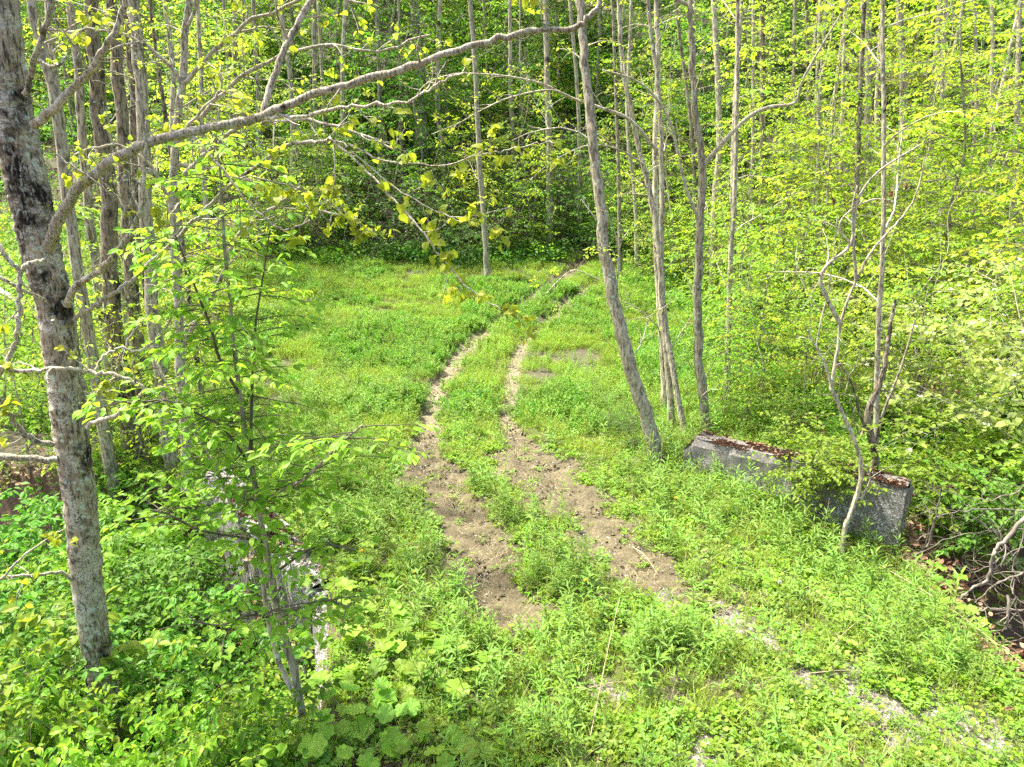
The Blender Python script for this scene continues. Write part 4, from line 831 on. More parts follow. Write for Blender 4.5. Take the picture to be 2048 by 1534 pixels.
# near-middle hornbeam like young trees: layered oval leaves
for v in range(4):
    proto_tree(f'hb{v}', 'young_tree', *sapling('hb', 5.6, 1.9, 40, r, 'simple', .145, .03, .6, .15, .085, .1, .95, 1 if v < 2 else 2, .18, .5, .003, 11), M['bark_grey'], M['twig_green'], M['leaf_bright'])
for v in range(5):
    proto_tree(f'fb{v}', 'young_tree', *sapling('fb', 6.5, 2.5, 42, r, 'simple', .17, .045, .8, .19, .10, .06, .93, 1, .22, .5, .006, 10), M['bark_far'], M['twig_green'], M['leaf_bright'])
for v in range(3):
    proto_tree(f'yt{v}', 'young_tree', *sapling('yt', 10.5, 2.0, 58, r, 'simple', .14, .05, .6, .15, .08, .12, .9, 1, .35, .3, .003, 22), M['bark_grey'], M['twig'], M['leaf_yellow'])
for v in range(3):
    proto_tree(f'mp{v}', 'leafy_tree', *sapling('mp', 13, 3.6, 90, r, 'simple', .22, .12, 1.1, .24, .13, .12, .6, 1, .3, .45, .01), M['bark_far'], M['twig_green'], M['leaf_mid'])
for v in range(2):
    proto_tree(f'sb{v}', 'bush', *sapling('sb', 2.6, 1.8, 40, r, 'simple', .11, .025, .6, .15, .08, .03, .5, 5, .5, .3, .004), M['bark_dark'], M['twig_green'], M['leaf_mid'], 'stem')
# the photographed right-hand wood
RW = [(1500,800,.85),(1575,700,1.),(1470,720,.9),(1640,650,1.1),(1560,610,1.1),(1700,700,.8),(1790,760,.85),(1850,690,1.),(1760,630,1.1),(1930,700,1.),(2010,640,1.1),(1450,600,.8),(1880,600,1.2),(1985,840,.8),(1690,570,1.2),(2060,740,1.),(1385,600,.7),(1330,560,.8),(1540,720,.8),(1620,780,.7),(1740,720,.75),(1830,800,.7),(1900,660,1.),(1410,700,.6),(1480,640,.9),(1600,600,1.),(1720,640,.95),(1820,630,1.),(1960,780,.85),(2040,860,.75)]
PL = ['right of the smooth pale trunk','behind the forked limb trunk, mid height','between the pale trunk and the flaky trunk','above the middle of the concrete wall','further back above the concrete wall','left of the forked bare sapling','behind the near end of the concrete wall','right behind the dark many stemmed tree','far behind the forked bare sapling','behind the upper white flowers','in the right corner behind the white flowers','behind the flaky trunk','high on the right behind the flowering bush','under the flowering bush on the right bank','on the slope over the concrete wall','behind the outermost flowering branches','between the smooth pale trunk and the bent trunk','just right of the leaning trunk, further back','low over the concrete wall middle','nearest behind the wall top','left of the many stemmed dark tree','right above the wall end','behind the first flowering bush','low right of the smooth trunk','half up behind the arching limb','far above the wall middle','behind the bare sapling forks','right of the bare sapling forks','low behind the white flowers','lowest at the right edge']
for i, (px, py, s_) in enumerate(RW):
    x_, y_ = ground_hit(px, py); put(f'hb{i%4}', x_, y_, s_*(1+.1*r.normal()), 'young tree with layered leaves '+PL[i], 'young tree', 'young trees with layered leaves', leaf=('leaf_bright', 'leaf_yellow', 'leaf_bright')[i % 3])
# left-hand wood behind the big tree
LW = [(380,900,.62),(300,930,.6),(460,840,.45),(210,930,.6),(250,880,.8),(330,770,.75),(180,800,.8),(420,820,.6),(90,860,.75),(140,690,.8),(10,840,.9),(300,640,.8),(60,960,.7),(420,660,.6)]
PLl = ['just behind the tall green sapling on the left','behind the left stems of the tall green sapling','on the meadow behind the tall green sapling','just right of the big trunk at the ravine edge','between the pale spotted trunk and the big tree','right of the pale spotted trunk','hidden behind the middle of the big trunk','on the meadow edge left of the tall green sapling','left of the big trunk, half way up','behind the dark trio of trunks','at the left picture edge behind the bare twigs','between the dark trunks and the meadow','under the bare twigs left of the big trunk','in the meadow corner behind the green sapling']
for i, (px, py, s_) in enumerate(LW):
    x_, y_ = ground_hit(px, py); put(f'hb{(i+1)%4}', x_, y_, s_, 'young tree with layered leaves '+PLl[i], 'young tree', 'young trees with layered leaves', leaf=('leaf_bright', 'leaf_yellow')[i % 2])
YTR = [(1480,610,'right of the smooth pale trunk top'),(1545,560,'behind the arching forked limb'),(1620,640,'over the far half of the wall'),(1690,560,'left of the pale pair of slope trunks'),(1760,590,'at the pale pair of slope trunks'),(1840,620,'right of the thick brown slope trunk'),(1920,560,'above the white flowering bush'),(2010,590,'in the upper right corner'),(1420,540,'between the smooth and the flaky trunk'),(1880,700,'over the flowering bush, nearer'),(1350,540,'behind the slim pair of trunks'),
 (360,640,'right of the pale spotted trunk'),(440,560,'above the tall green sapling'),(540,520,'left above the meadow'),(330,540,'far left behind the spotted trunk'),(1990,680,'at the right edge behind the flowers'),(1580,700,'nearest over the wall, tall')]
for i, (px, py, lab) in enumerate(YTR):
    x_, y_ = ground_hit(px, py); put(f'yt{i%3}', x_, y_, .8+.3*r.random(), 'tall airy yellow green young tree '+lab, 'young tree', 'tall airy young trees', leaf=('leaf_yellow','leaf_bright','leaf_yellow')[i % 3])
# bushes and trees where meadow meets hill, each from its place in the photo
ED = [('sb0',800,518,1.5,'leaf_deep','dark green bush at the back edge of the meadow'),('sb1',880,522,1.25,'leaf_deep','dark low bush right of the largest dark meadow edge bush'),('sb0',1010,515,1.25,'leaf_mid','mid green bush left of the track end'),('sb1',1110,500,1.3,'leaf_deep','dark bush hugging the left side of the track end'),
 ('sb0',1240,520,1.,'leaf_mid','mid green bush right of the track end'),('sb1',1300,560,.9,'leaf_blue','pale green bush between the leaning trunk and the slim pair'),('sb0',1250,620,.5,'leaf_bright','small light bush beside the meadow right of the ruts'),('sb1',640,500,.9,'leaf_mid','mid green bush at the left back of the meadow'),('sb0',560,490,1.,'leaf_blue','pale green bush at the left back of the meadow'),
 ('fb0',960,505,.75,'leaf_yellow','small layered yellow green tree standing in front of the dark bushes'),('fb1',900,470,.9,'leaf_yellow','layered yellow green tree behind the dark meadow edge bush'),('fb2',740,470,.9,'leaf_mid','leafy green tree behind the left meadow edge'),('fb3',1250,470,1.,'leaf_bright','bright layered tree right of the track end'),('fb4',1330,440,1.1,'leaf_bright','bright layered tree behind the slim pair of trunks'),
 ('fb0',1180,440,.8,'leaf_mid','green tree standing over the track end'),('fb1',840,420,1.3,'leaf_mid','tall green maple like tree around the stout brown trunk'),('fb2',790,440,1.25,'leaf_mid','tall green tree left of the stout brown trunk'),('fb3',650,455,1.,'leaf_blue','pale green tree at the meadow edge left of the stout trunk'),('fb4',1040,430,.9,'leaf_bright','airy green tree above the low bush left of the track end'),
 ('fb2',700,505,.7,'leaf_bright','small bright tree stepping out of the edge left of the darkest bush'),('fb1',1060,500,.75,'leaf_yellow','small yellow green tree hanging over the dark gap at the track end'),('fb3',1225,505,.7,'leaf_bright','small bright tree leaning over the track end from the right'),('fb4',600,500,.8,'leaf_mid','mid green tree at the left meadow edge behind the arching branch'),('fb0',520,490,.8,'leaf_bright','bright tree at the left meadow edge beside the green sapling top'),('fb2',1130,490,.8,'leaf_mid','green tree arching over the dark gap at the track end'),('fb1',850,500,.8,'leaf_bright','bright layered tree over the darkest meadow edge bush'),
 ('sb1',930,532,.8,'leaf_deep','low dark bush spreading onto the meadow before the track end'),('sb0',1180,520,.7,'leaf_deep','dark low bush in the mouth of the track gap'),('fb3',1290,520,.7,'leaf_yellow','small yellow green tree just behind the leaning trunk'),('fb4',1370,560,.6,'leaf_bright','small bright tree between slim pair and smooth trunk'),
 ('hb1',1450,850,.5,'leaf_bright','low layered sapling touching the back of the wall, far end'),('hb2',1530,835,.55,'leaf_yellow','low layered sapling behind the wall, second from its far end'),('hb0',1600,860,.5,'leaf_bright','low layered sapling behind the middle of the wall'),('hb3',1680,850,.55,'leaf_bright','low layered sapling behind the bare forked sapling'),('hb1',1750,870,.6,'leaf_yellow','low layered sapling behind the near end of the wall'),('hb2',1840,880,.6,'leaf_bright','low layered sapling just right of the wall back'),('hb0',1480,790,.6,'leaf_bright','layered sapling behind the smooth pale trunk foot'),('hb3',1400,800,.5,'leaf_mid','layered sapling left of the smooth pale trunk foot'),('hb2',1620,780,.65,'leaf_yellow','layered sapling above the middle of the wall'),
 ('sb0',1235,870,.32,'leaf_mid','small bush at the foot of the leaning trunk'),('sb1',1270,900,.3,'leaf_deep','dark low bush just left of the leaning trunk foot'),('sb1',1480,860,.4,'leaf_bright','low bush behind the top of the concrete wall'),('sb0',1560,880,.38,'leaf_bright','low light bush behind the middle of the wall top')]
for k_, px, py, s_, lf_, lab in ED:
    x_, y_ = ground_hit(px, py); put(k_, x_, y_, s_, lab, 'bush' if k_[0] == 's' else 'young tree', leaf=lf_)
# hillside: young trees everywhere between the trunks
def hillspots(n, dmin, y0, y1, rr):
    out = []; tries = 0
    while len(out) < n and tries < 60000:
        tries += 1; y = y0+(y1-y0)*rr.random()**.85; x = (rr.random()*2-1)*(y*.78+3)
        if y < y0+max(0, -x-8)*.35: continue
        if dseg(np.array([x]), np.array([y]), LR+RR[::-1])[0] < 2: continue
        if any((x-a)**2+(y-b)**2 < (dmin*(.7+.3*y/40))**2 for a, b in out): continue
        out.append((x, y))
    return out
ANC = [(30,'big mottled trunk'),(150,'dark trio of trunks'),(285,'pale spotted trunk'),(400,'tall green sapling'),(560,'upright limb'),(690,'hanging heart leaves'),(835,'stout brown trunk'),(950,'thin pale pole'),(1095,'dark footed trunk'),(1180,'leaning trunk'),(1250,'bent slim trunk'),(1318,'slim pair of trunks'),(1395,'smooth pale trunk'),(1478,'flaky trunk'),(1560,'arching forked limb'),(1640,'thin wall side stems'),(1735,'bare forked sapling'),(1795,'thick brown trunk'),(1880,'leaning dark trunk'),(1990,'flowering bush')]
LCOL = {'leaf_bright': 'bright green', 'leaf_yellow': 'yellow green', 'leaf_mid': 'mid green', 'leaf_deep': 'dark green', 'leaf_blue': 'pale green'}
def where(x, y):
    px = W2/2+F*x/(y*cp+(CAMH-hz(x, y))*sp); nm_ = min(ANC, key=lambda a: abs(a[0]-px)); sd_ = 'left of' if px < nm_[0]-18 else 'right of' if px > nm_[0]+18 else 'behind'
    return sd_+' the '+nm_[1]+', '+('low on the hillside' if y < 42 else 'halfway up the hillside' if y < 56 else 'high on the hillside')
rr_ = np.random.default_rng(77)
for i, (x_, y_) in enumerate(hillspots(230, 2.5, 32, 80, rr_)):
    g_ = float(vn(x_, y_, .09, 4)); lf_ = rr_.choice(['leaf_bright', 'leaf_yellow', 'leaf_mid', 'leaf_deep', 'leaf_blue'], p=[.36, .18, .28, .1, .08] if g_ > .4 else [.22, .1, .4, .2, .08])
    put(f'fb{i%5}', x_, y_, .75+.5*rr_.random(), LCOL[lf_]+' young tree '+where(x_, y_), 'young tree', 'young trees filling the hillside', leaf=lf_)
for i, (px, Y_) in enumerate([(690,40),(780,37),(900,39),(1010,42),(1120,45),(600,44),(500,42),(860,48),(960,52),(740,52),(1080,56),(1200,50),(420,48),(640,56),(1320,52),(1450,48),(1560,56),(1700,52),(1850,50),(2000,46),(300,50),(150,46),(40,52),(1240,60),(1620,46),(1930,58),(540,60),(1380,62),(820,60)]):
    x_ = (px-W2/2)/F*(Y_*cp+(CAMH-hz(0, Y_))*sp)*1.0; lf_ = ('leaf_mid','leaf_mid','leaf_bright','leaf_mid','leaf_deep')[i % 5]
    put(f'mp{i%3}', x_, Y_, .75+.35*rr_.random(), 'tall '+LCOL[lf_]+' full crowned tree '+where(x_, Y_).replace(' on the hillside', '').replace(' the hillside', ''), 'tree', 'full crowned trees on the hillside', leaf=lf_)
# slim forest trees on the hillside
for v in range(6):
    h_ = 15+2*r.random(); k = np.linspace(0, 1, 8)[:, None]; P = crom(np.hstack([.5*r.normal()*k**2+.1*np.sin(k*5+v), .3*r.normal()*k, h_*k]), 4)
    tm, bm, lm = MB(), MB(), MB(); rad = (.055+.02*v/2)*(1-.75*np.linspace(0, 1, len(P))); tube(tm, P, rad, 9, 0, .05, r)
    ends = twigs_on(bm, P, rad, r, 12, 1.8, None, .15, .6, 2)
    far_leaves(lm, P, r, 15, 2.2, 'simple', .15, .5, .4, 1., bm, .02, 0, tl=.8, ts=.25, ls=.13, tw=.004, tmat=None, lmat=0)
    proto_tree(f'ft{v}', 'forest_tree', tm, bm, lm, M['bark_far'], M['bark_far'], M['leaf_bright'])
for i, (x_, y_) in enumerate(hillspots(95, 2.8, 31, 80, rr_)):
    lf_ = rr_.choice(['leaf_bright', 'leaf_yellow', 'leaf_mid']); put(f'ft{i%6}', x_, y_, .75+.4*rr_.random(), 'slim '+LCOL[lf_].replace(' green', '')+' leaved tree '+where(x_, y_), 'tree', 'slim trees on the hillside', leaf=lf_)

# ------------------------------------------------------------------ the tall green sapling left of the track
rng = np.random.default_rng(9); YS = 4.95
e = empty('sapling', tuple(at(575, 1330, YS))); tag(e, 'tall many stemmed sapling with bright oval leaves, in front of the left concrete wall', 'sapling')
SAP = [([(606,1440,5.0),(598,1390,4.95),(578,1300,4.95),(560,1240,4.95),(543,1150,4.95),(528,1080,4.95),(516,1000,4.95),(502,930,4.95),(491,870,5),(480,790,5),(466,680,5),(460,600,5.05),(451,520,5.1),(445,430,5.1),(440,340,5.1),(430,270,5.1)],8,2.2,52),
 ([(596,1400,5.0),(560,1330,5.05),(536,1240,5.1),(520,1120,5.1),(500,1080,5.1),(478,1045,5.1),(445,965,5.15),(425,925,5.2),(380,850,5.3),(330,760,5.4),(300,690,5.5)],6,2,32),
 ([(590,1360,4.9),(566,1260,4.85),(548,1180,4.85),(532,1090,4.8),(516,1015,4.8),(540,995,4.75),(575,975,4.7),(612,955,4.6),(660,908,4.5),(692,878,4.45),(725,850,4.4)],6,2,26),
 ([(505,940,4.95),(502,860,5),(505,760,5),(510,690,5),(512,640,5),(528,540,5.05),(540,460,5.1)],3.5,1.5,12),
 ([(480,790,5),(440,720,4.9),(420,650,4.9),(400,600,4.85),(370,520,4.8),(350,470,4.8)],3.5,1.5,24),
 ([(500,930,4.95),(450,860,4.8),(400,830,4.7),(330,800,4.6),(270,810,4.55)],3,1.5,20),
 ([(530,1085,4.95),(480,1075,4.8),(400,1060,4.7),(340,1030,4.6),(300,1020,4.55)],3,1.5,12),
 ([(545,1150,4.9),(600,1110,4.8),(650,1090,4.7),(710,1100,4.6)],3,1.5,10),
 ([(560,1240,4.95),(600,1215,4.7),(650,1200,4.6),(700,1215,4.5)],3,1.5,12),
 ([(560,1240,4.95),(500,1230,4.7),(440,1250,4.6),(380,1240,4.5)],3,1.5,10)]
lm, bm = MB(), MB()
for k_, (spec, r0, r1, nl_) in enumerate(SAP):
    P = crom(px_path(spec), 6); rad = px_rad(P, r0, r1); tm = MB(); tube(tm, P, rad, 9, 0, .04, rng); tm.build('stem' if k_ < 3 else 'branch', M['bark_grey'] if k_ < 3 else M['twig_green'], e)
    t0 = .4 if k_ < 3 else .15
    m_n = len(P)
    for i in range(nl_):
        t = t0+(1-t0)*(i+rng.random())/nl_; kk = min(m_n-2, int(t*(m_n-1))); a = rng.random()*6.283; l = (.75 if k_ < 3 else .5)*(.45+.75*rng.random())*(1.1-.4*t)
        d = np.array([math.cos(a), .8*math.sin(a), .35*rng.random()]); q = [P[kk]]
        for s in range(5): d = nrm(d+rng.normal(size=3)*.1-np.array([0, 0, .08])); q.append(q[-1]+d*l/5)
        q = np.array(q); tube(bm, q, [.005, .002], 5, 0)
        b2 = MB(); spray(b2, q, rng, 'oval', .085, .28, .085, .045, .05, .9, .0018, 0, 1)
        for v, (f, mi, sm) in zip(b2.v, b2.f): (lm if mi else bm).add(v, f-f.min())
crown(bm, lm, M['twig_green'], M['leaf_bright'], e)

# ------------------------------------------------------------------ honeysuckle bushes filling the left ravine
r = np.random.default_rng(15)
for v in range(4):
    tm, bm, lm = sapling('hs', 2.0, 1.0, 66, r, 'oval', .105+.006*v, .014, .34, .065, .046, .3, .55, 6, .55, .2, .0025)
    tips_ = lm.v and np.concatenate([x_[0::9] for x_ in lm.v]); idx = r.choice(len(tips_), 46); fl = MB()
    pp = np.repeat(tips_[idx], 4, 0)+r.normal(size=(184, 3))*.02; leaves(fl, 'petal4', pp, r.normal(size=pp.shape), r.normal(size=pp.shape)*.6+[0, -.3, 1], .013)
    proto_tree(f'hs{v}', 'shrub', tm, bm, lm, M['bark_dark'], M['twig_green'], M[('leaf_bright', 'leaf_mid')[v % 2]], 'stem', 'crown', (fl, 'blossoms', M['white']))
HS = [(30,1500,4.2,.1),(100,1550,4.3,.0),(330,1530,4.1,.0),(390,1500,4.5,.0),(420,1400,5,-.1),(10,1380,5.0,.2),(180,1330,6.1,.1),(300,1280,6.3,.0),(20,1250,6.0,.3),(120,1190,6.9,.3),(280,1150,7.2,.2),(330,1240,6.4,.0),(60,1100,7.6,.4),(330,1060,8.2,.3),(10,1010,8.6,.5),(250,1020,9.,.4),(455,1420,5.3,-.3),(500,1500,4.9,-.3),(-60,1350,4.9,.3),(150,1010,9.4,.4),(-40,1150,7,.4),(430,1480,4.2,.0),(200,1560,3.9,.1),(80,1580,3.8,.1),(340,1580,3.9,.0),(10,1530,4.0,.1),(90,1450,4.8,.1),(0,1310,5.2,.2),(400,1540,4.3,.0),(480,1450,4.6,.0),(140,1600,3.9,.0),(380,1330,6.0,.0),(230,1590,4.0,.0)]
PLh = ['in the bottom left corner','left of the foot of the big trunk','right in front of the foot of the big trunk','in front, right of the big trunk','behind the foot of the big trunk, to its right','at the left edge over the corner shrubs','behind the big trunk, low down','right of the big trunk, a third of the way up','at the left edge under the thin bare branch','left of the big trunk under the level branch','right of the big trunk beside the short dark stub','below the streaked concrete wall','left edge, above the level bare branch','between the big trunk and the concrete wall','left edge, level with the broken limb','behind the big trunk near the meadow','below the foot of the concrete wall','beside the broad lobed leaves','at the very left edge, low','behind the big trunk under the meadow','at the very left edge, mid height','left of the broad lobed leaves, in front','lowest, just right of the corner','lowest, in the very corner','lowest, right of the big trunk foot','in the corner, second row','left of the big trunk foot, second row','at the left edge, second from the corner up','right of the big trunk, front row','beside the sapling foot, front row','lowest, left of the big trunk foot','under the streaked wall, lower','lowest, under the big trunk foot']
for i, (px, py, Yc, ztop) in enumerate(HS):
    p_ = at(px, py, Yc); top = p_[2]+.1; x_, y_ = p_[0], Yc; zb_ = hz(x_, y_); s_ = float(np.clip((top-zb_)/2.05, .45, 1.5)); hs_ = min(s_, .62) if Yc < 5.2 else s_*.85
    put(f'hs{i%4}', x_, y_, hs_, 'honeysuckle shrub with pale blossoms '+PLh[i], 'shrub', 'honeysuckle shrubs in the left hollow', leaf='leaf_mid' if (py < 1350 and i % 3) or i % 4 == 1 else 'leaf_bright', sz=s_/hs_)

# ------------------------------------------------------------------ right bank: flowering bush, thicket, shrubs at the wall
r = np.random.default_rng(25)
for v in range(2):
    tm, bm, lm = sapling('vb', 3.4, 2.3, 62, r, 'heart', .10, .022, .5, .12, .075, .12, .6, 7, .4, .35, .003)
    tips_ = np.concatenate([x_[0::11] for x_ in lm.v]); idx = r.choice(len(tips_), 70); pk = 13
    pp = np.repeat(tips_[idx]+[0, 0, .03], pk, 0)+r.normal(size=(70*pk, 3))*[.028, .028, .008]; fl = MB(); leaves(fl, 'petal4', pp, r.normal(size=pp.shape), r.normal(size=pp.shape)*.4+[0, -.2, 1], .02)
    proto_tree(f'vb{v}', 'flowering_bush', tm, bm, lm, M['bark_grey'], M['bark_branch'], M['leaf_blue'], 'stem', 'crown', (fl, 'blossoms', M['white']))
for i, (x_, y_, s_, lab) in enumerate([(8.4,9.9,1.1,'pale leaved bush with white flower clusters on the right bank, nearest the frame edge'),(9.6,12.2,1.1,'pale leaved bush with white flower clusters, behind the nearest flowering one'),(7.3,11.9,.85,'pale leaved bush with a few white flowers, right of the dark many stemmed tree'),(12.0,14.5,1.15,'pale leaved flowering bush farthest back on the right bank')]):
    put(f'vb{i%2}', x_, y_, s_, lab, 'flowering bush', 'flowering bushes on the right bank')
SHR = [('hs0',1645,1000,9.1,.68,'leaf_bright','dense light green shrub growing over the middle of the concrete wall'),('hs1',1870,960,9.4,.75,'leaf_bright','leafy shrub spilling over the near end of the concrete wall'),('hs2',1960,1000,8.8,.8,'leaf_mid','leafy shrub hanging over the brown slope at the right edge'),('hs3',1925,900,10.2,.85,'leaf_bright','leafy shrub behind the near end of the concrete wall'),('hs1',2040,940,9.6,1.,'leaf_bright','leafy shrub under the white flowers at the right edge'),('hs0',1790,930,10.2,.6,'leaf_bright','leafy shrub against the back of the concrete wall')]
for k_, px, py, Yc, s_, lf_, lab in SHR:
    p_ = at(px, py, Yc); put(k_, p_[0], Yc, s_, lab, 'shrub', leaf=lf_)
    PROT[k_][0]
    ee = [o for o in bpy.data.objects if o.get('label') == lab][0]
    for ch in ee.children: pass
    ee.location.z = (p_[2]-1.45*s_ if k_ != 'hs0' or px != 1645 else -.12)
rng = np.random.default_rng(31)
# thicket of bare branches in the right hollow
e = empty('thicket', tuple(at(2060, 1250, 7.4))); tag(e, 'tangled bare grey branches over the dark hollow at the right edge', 'thicket')
TH = [([(2110,1000,7.1),(2050,1040,7.1),(2000,1090,7.1),(1985,1115,7.1),(1975,1158,7.1),(1940,1180,7.1),(1920,1200,7.1)],11,6,9,.6),([(2090,1130,7.4),(2030,1150,7.4),(1985,1175,7.4),(1950,1205,7.4)],5,3,7,.5),([(2080,1215,7.2),(2040,1220,7.2),(1990,1217,7.2),(1960,1222,7.2)],6,5,4,.4),
 ([(2100,1020,8),(2000,1018,8),(1930,1020,8),(1880,1030,8),(1840,1010,8)],3.5,2,9,.6),([(2060,1060,8.2),(1990,1060,8.2),(1900,1075,8.2),(1830,1110,8.2)],3,1.6,9,.6),([(2015,1190,6.9),(2015,1240,6.8),(2008,1260,6.8)],7,4,3,.3),([(2090,950,8),(2020,990,8),(1960,1000,8),(1900,985,8),(1830,960,8)],3,1.5,9,.6),
 ([(2080,1300,6.6),(2050,1260,6.7),(2030,1200,6.8),(2025,1150,6.9)],5,2.5,7,.4),([(1830,1110,8.6),(1855,1090,8.5),(1868,1040,8.4),(1880,980,8.4)],8,4,5,.5),([(2080,1090,7.8),(2010,1110,7.8),(1960,1140,7.8),(1900,1135,7.8)],3,1.6,9,.6),([(2070,1170,7.6),(2000,1080,7.6),(1960,1040,7.7),(1900,1010,7.8)],3,1.6,9,.6)]
for spec, r0, r1, n_, l_ in TH:
    P = crom(px_path(spec), 5); P[1:-1] += rng.normal(size=P[1:-1].shape)*.012; rad = px_rad(P, r0*.45, r1*.3); mb = MB(); tube(mb, P, rad, 8, 0, .04, rng)
    twigs_on(mb, P, rad, rng, n_+3, l_, None, .05, .7, 3, 0, -.1); mb.build('branch', M['twig'], e)
# small leafy sapling in front of the wall
pos0 = at(1525, 1040, 9.3)
tm, bm, lm = sapling('ss', 1.0, .34, 16, rng, 'oval', .075, .006, .16, .07, .05, .35, .5, 1, .6, .2, .002)
proto_tree('ss', 'sapling', tm, bm, lm, M['twig_green'], M['twig_green'], M['leaf_bright']); put('ss', pos0[0], 9.15, 1., 'small thin sapling with round leaves in front of the concrete wall', 'sapling')

# ------------------------------------------------------------------ broad lobed leaf plants
r = np.random.default_rng(35)
for v in range(4):
    tm, lm = MB(), MB(); n_ = 8; a = np.arange(n_)*2.4+r.random(n_); rr0 = .05+.24*np.sqrt(r.random(n_)); hh = .12+.16*r.random(n_)
    pos = np.stack([np.cos(a)*rr0, np.sin(a)*rr0, hh], 1); dr = np.stack([np.cos(a), np.sin(a), -.15+.25*r.normal(size=n_)], 1)
    leaves(lm, 'lobed', pos-nrm(dr)*.02, dr, r.normal(size=(n_, 3))*.25+[0, 0, 1], .15+.09*r.random(n_))
    sticks(tm, np.c_[r.normal(size=(n_, 2))*.015, np.zeros(n_)-.03], pos+nrm(dr)*.03, .004, .003)
    e = empty('broad_leaf_plant'); tm.build('stalks', M['twig_green'], e); lm.build('leaves', M['leaf_big'], e); PROT[f'bl{v}'] = [e, False]
BL = [(560,1340),(640,1330),(620,1400),(700,1440),(760,1380),(820,1330),(870,1310),(780,1300),(840,1390),(720,1510),(640,1490),(560,1460),(800,1470),(900,1370),(690,1230),(740,1270),(660,1180),(720,1180),(640,1100),(700,1090),(940,1520),(600,1540),(870,1530),(1860,1170),(1900,1190),(1930,1220),(1890,1230),(1955,1260),(1840,1200),(1915,1265),(1730,1250),(1970,1230)]
BLL = ['at the foot of the sapling','left below the sapling foot','in front of the sapling foot','middle of the left patch','upper middle of the left patch','right side of the left patch, upper','right tip of the left patch','top of the left patch','right side of the left patch, lower','lower edge, middle of the patch','lower left of the patch','left of the patch among the honeysuckle','right below the patch','rightmost in the left patch','between sapling and weeds','under the long sapling branch','beside the sloping concrete block','right of the sloping concrete block','behind the sloping concrete block','on the bank above the block','lower edge, right of the patch','in the lowest row, left','in the lowest row, right','first by the right hollow','second by the right hollow','third by the right hollow','below the first by the right hollow','nearest the dark hollow','left of those by the right hollow','lowest beside the dark hollow','in tall weeds right of centre','at the tip of the right bank']
ql = {0: 'at the foot of the left wall', 1: 'in the patch below the ruts on the left', 2: 'by the right hollow edge', 3: 'at the lower edge of the picture', 4: 'on the bank beside the sloping concrete block'}
for i, (px, py) in enumerate(BL):
    x_, y_ = ground_hit(px, py); q_ = 2 if px > 1500 else 3 if py > 1450 else 4 if py < 1240 else 0 if px < 650 else 1
    put(f'bl{i%4}', x_, y_, (1.0 if px < 1500 else .85)*(.95 if i % 2 else .75), 'broad lobed leaves '+BLL[i], 'leafy plant', 'broad lobed plants', dz=0)

# ------------------------------------------------------------------ small things: stalks, flowers, rush, log
def stalk(a, b, za, zb, label, rad=.0035, mid=.06):
    A = np.array(at(*a, 5)); ga = ground_hit(*a); gb = ground_hit(*b)
    P = np.array([[ga[0], ga[1], hz(*ga)+za], [(ga[0]+gb[0])/2, (ga[1]+gb[1])/2, (hz(*ga)+hz(*gb)+za+zb)/2+mid], [gb[0], gb[1], hz(*gb)+zb]])
    mb = MB(); tube(mb, crom(P, 6), [rad, rad*.5], 6, 0); o = mb.build('dry_stalk', M['straw'], None, tuple(P[0])); tag(o, label, 'dry stalk', 'dry stalks lying in the weeds')
stalk((1180,1500), (1242,1225), .12, .3, 'long dry straw coloured stalk leaning up the middle of the weeds', .0042)
stalk((1150,1405), (1300,1392), .1, .12, 'dry stalk lying crosswise over the long leaning one')
stalk((1750,1180), (2048,1400), .35, .3, 'long thin dry stalk slanting down to the right edge', .005)
stalk((1650,1322), (1755,1250), .1, .2, 'short straw stalk right of the gravel patches')
stalk((1610,1362), (1790,1372), .06, .07, 'straw stalk lying level on the lower gravel patch')
stalk((1150,925), (1260,975), .05, .05, 'dry stalk bundle at the right side of the mud')
stalk((1265,1095), (1315,1150), .04, .05, 'pale crooked twig lying on the right mud strip', .006)
stalk((1160,1228), (1120,1232), .03, .03, 'short pale twig on the lower end of the left mud strip')
def upright(px, py, h, lean, label, rad=.006):
    g = ground_hit(px, py); z = hz(*g); P = np.array([[g[0], g[1], z-.05], [g[0]+lean*.4, g[1], z+h*.5], [g[0]+lean, g[1], z+h]]); mb = MB(); q = crom(P, 5); tube(mb, q, [rad, rad*.4], 6)
    twigs_on(mb, q, [rad, rad*.4], rng, 3, .15, None, .6, .4, 1); o = mb.build('dry_stalk', M['straw'], None, (g[0], g[1], z)); tag(o, label, 'dry stalk', 'upright dry stalks')
upright(1560, 1055, 1.15, .1, 'tall dry stalk standing against the middle of the concrete wall')
upright(1292, 955, .9, .06, 'tall dry stalk left of the foot of the leaning trunk')
upright(1320, 960, 1., .0, 'tall dry stalk right at the foot of the leaning trunk')
upright(1640, 1110, .8, .03, 'dry stalk under the light green shrub on the wall')
upright(1680, 1110, .75, .05, 'dry stalk left of the forked bare sapling')
upright(1335, 1200, .45, .0, 'dry stalk upright beside the end of the right mud strip', .004)
mb, sm = MB(), MB(); k = 22; pos = r.normal(size=(k, 3))*.002+[0, 0, .0]; a = np.linspace(0, 6.28, k); dr = np.stack([np.cos(a), np.sin(a), .15+0*a], 1); leaves(mb, 'simple', pos, dr, np.tile([0, 0, 1.], (k, 1)), .018)
dr[:, 2] = .9; leaves(mb, 'simple', pos, dr, r.normal(size=(k, 3)), .011)
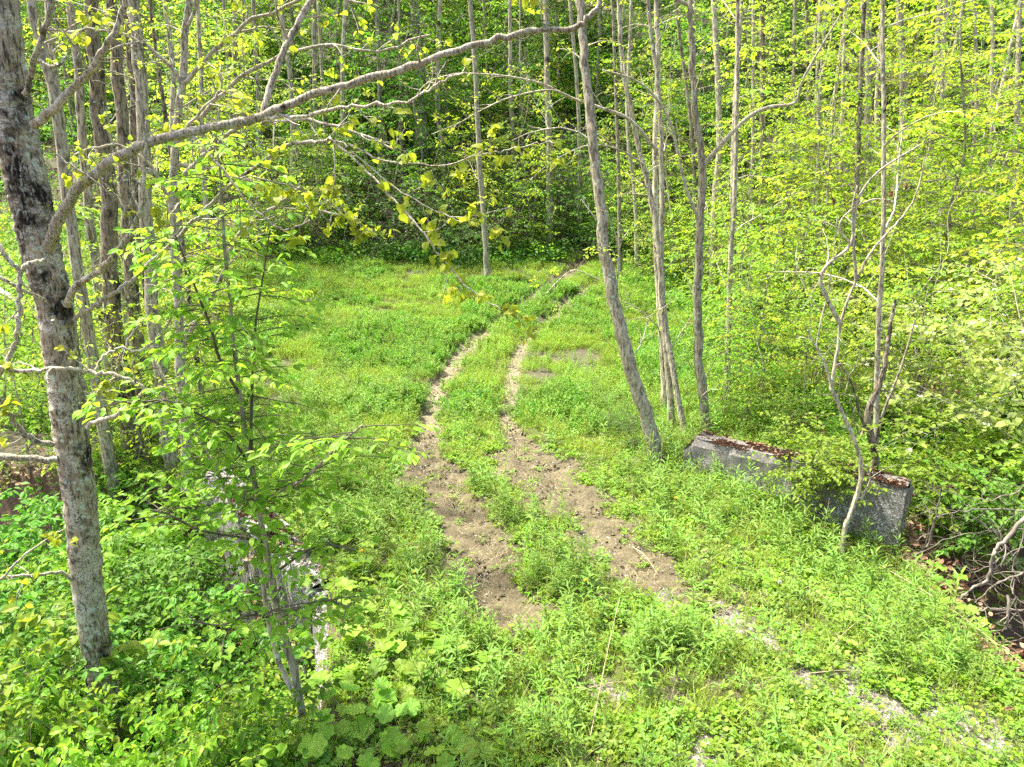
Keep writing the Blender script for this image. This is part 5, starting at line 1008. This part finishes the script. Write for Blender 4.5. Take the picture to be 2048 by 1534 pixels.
FL = [(1040,995,'beside the right mud strip'),(830,1182,'left of the lower mud'),(640,1038,'behind the sloping concrete block'),(985,795,'between the two ruts'),(1170,1200,'in the weeds between the two mud strips'),(725,1140,'among weeds near the sloping block'),(890,660,'in the meadow left of the ruts'),(575,950,'on the near meadow corner'),(1350,1030,'in weeds below the far end of the wall'),(700,1040,'near the dark rush tuft')]
for i, (px, py, lab) in enumerate(FL):
    g = ground_hit(px, py); z = hz(*g); e = empty('yellow_flower', (g[0], g[1], z)); tag(e, 'small yellow flower '+lab, 'flower', 'small yellow flowers')
    s2 = MB(); tube(s2, np.array([[g[0], g[1], z], [g[0]+.01, g[1], z+.12], [g[0], g[1], z+.24]]), [.003, .002], 5); s2.build('stem', M['twig_green'], e)
    h2 = MB(); h2.v = [v*1.4+[g[0], g[1], z+.245] for v in mb.v]; h2.f = mb.f; h2.n = mb.n; h2.build('flower_head', M['yellow'], e)
g = ground_hit(1556, 1200); z = hz(*g); e = empty('seed_head_flower', (g[0], g[1], z)); tag(e, 'round white dandelion seed head in the weeds above the gravel', 'flower')
s2 = MB(); tube(s2, np.array([[g[0], g[1], z], [g[0], g[1], z+.2]]), [.003, .002], 5); s2.build('stem', M['twig_green'], e)
h2 = MB(); dr = nrm(r.normal(size=(140, 3))); leaves(h2, 'simple', np.tile([g[0], g[1], z+.22], (140, 1)), dr, nrm(r.normal(size=(140, 3))), .024); h2.build('seed_ball', M['white'], e)
g = ground_hit(688, 985); z = hz(*g); mb = MB(); blades(mb, 90, .11, .5, .008, r, 0, .25, 3); mb.v = [v+[g[0], g[1], z-.02] for v in mb.v]
o = mb.build('rush_tuft', M['leaf_deep'], None, (g[0], g[1], z)); tag(o, 'dark green upright rush tuft at the near edge of the meadow', 'rush')
mb = MB(); P = px_path([(-80,520,15.5),(-10,575,15),(60,615,14.5),(110,650,14.2)]); 
for p_ in P: p_[2] = max(p_[2], hz(p_[0], p_[1])+.05)
tube(mb, crom(P, 5), [.07, .05], 10, 0, .08, rng); o = mb.build('fallen_branch', M['bark_branch'], None, tuple(P[0])); tag(o, 'pale fallen branch on the meadow at the left edge behind the big tree', 'fallen branch')
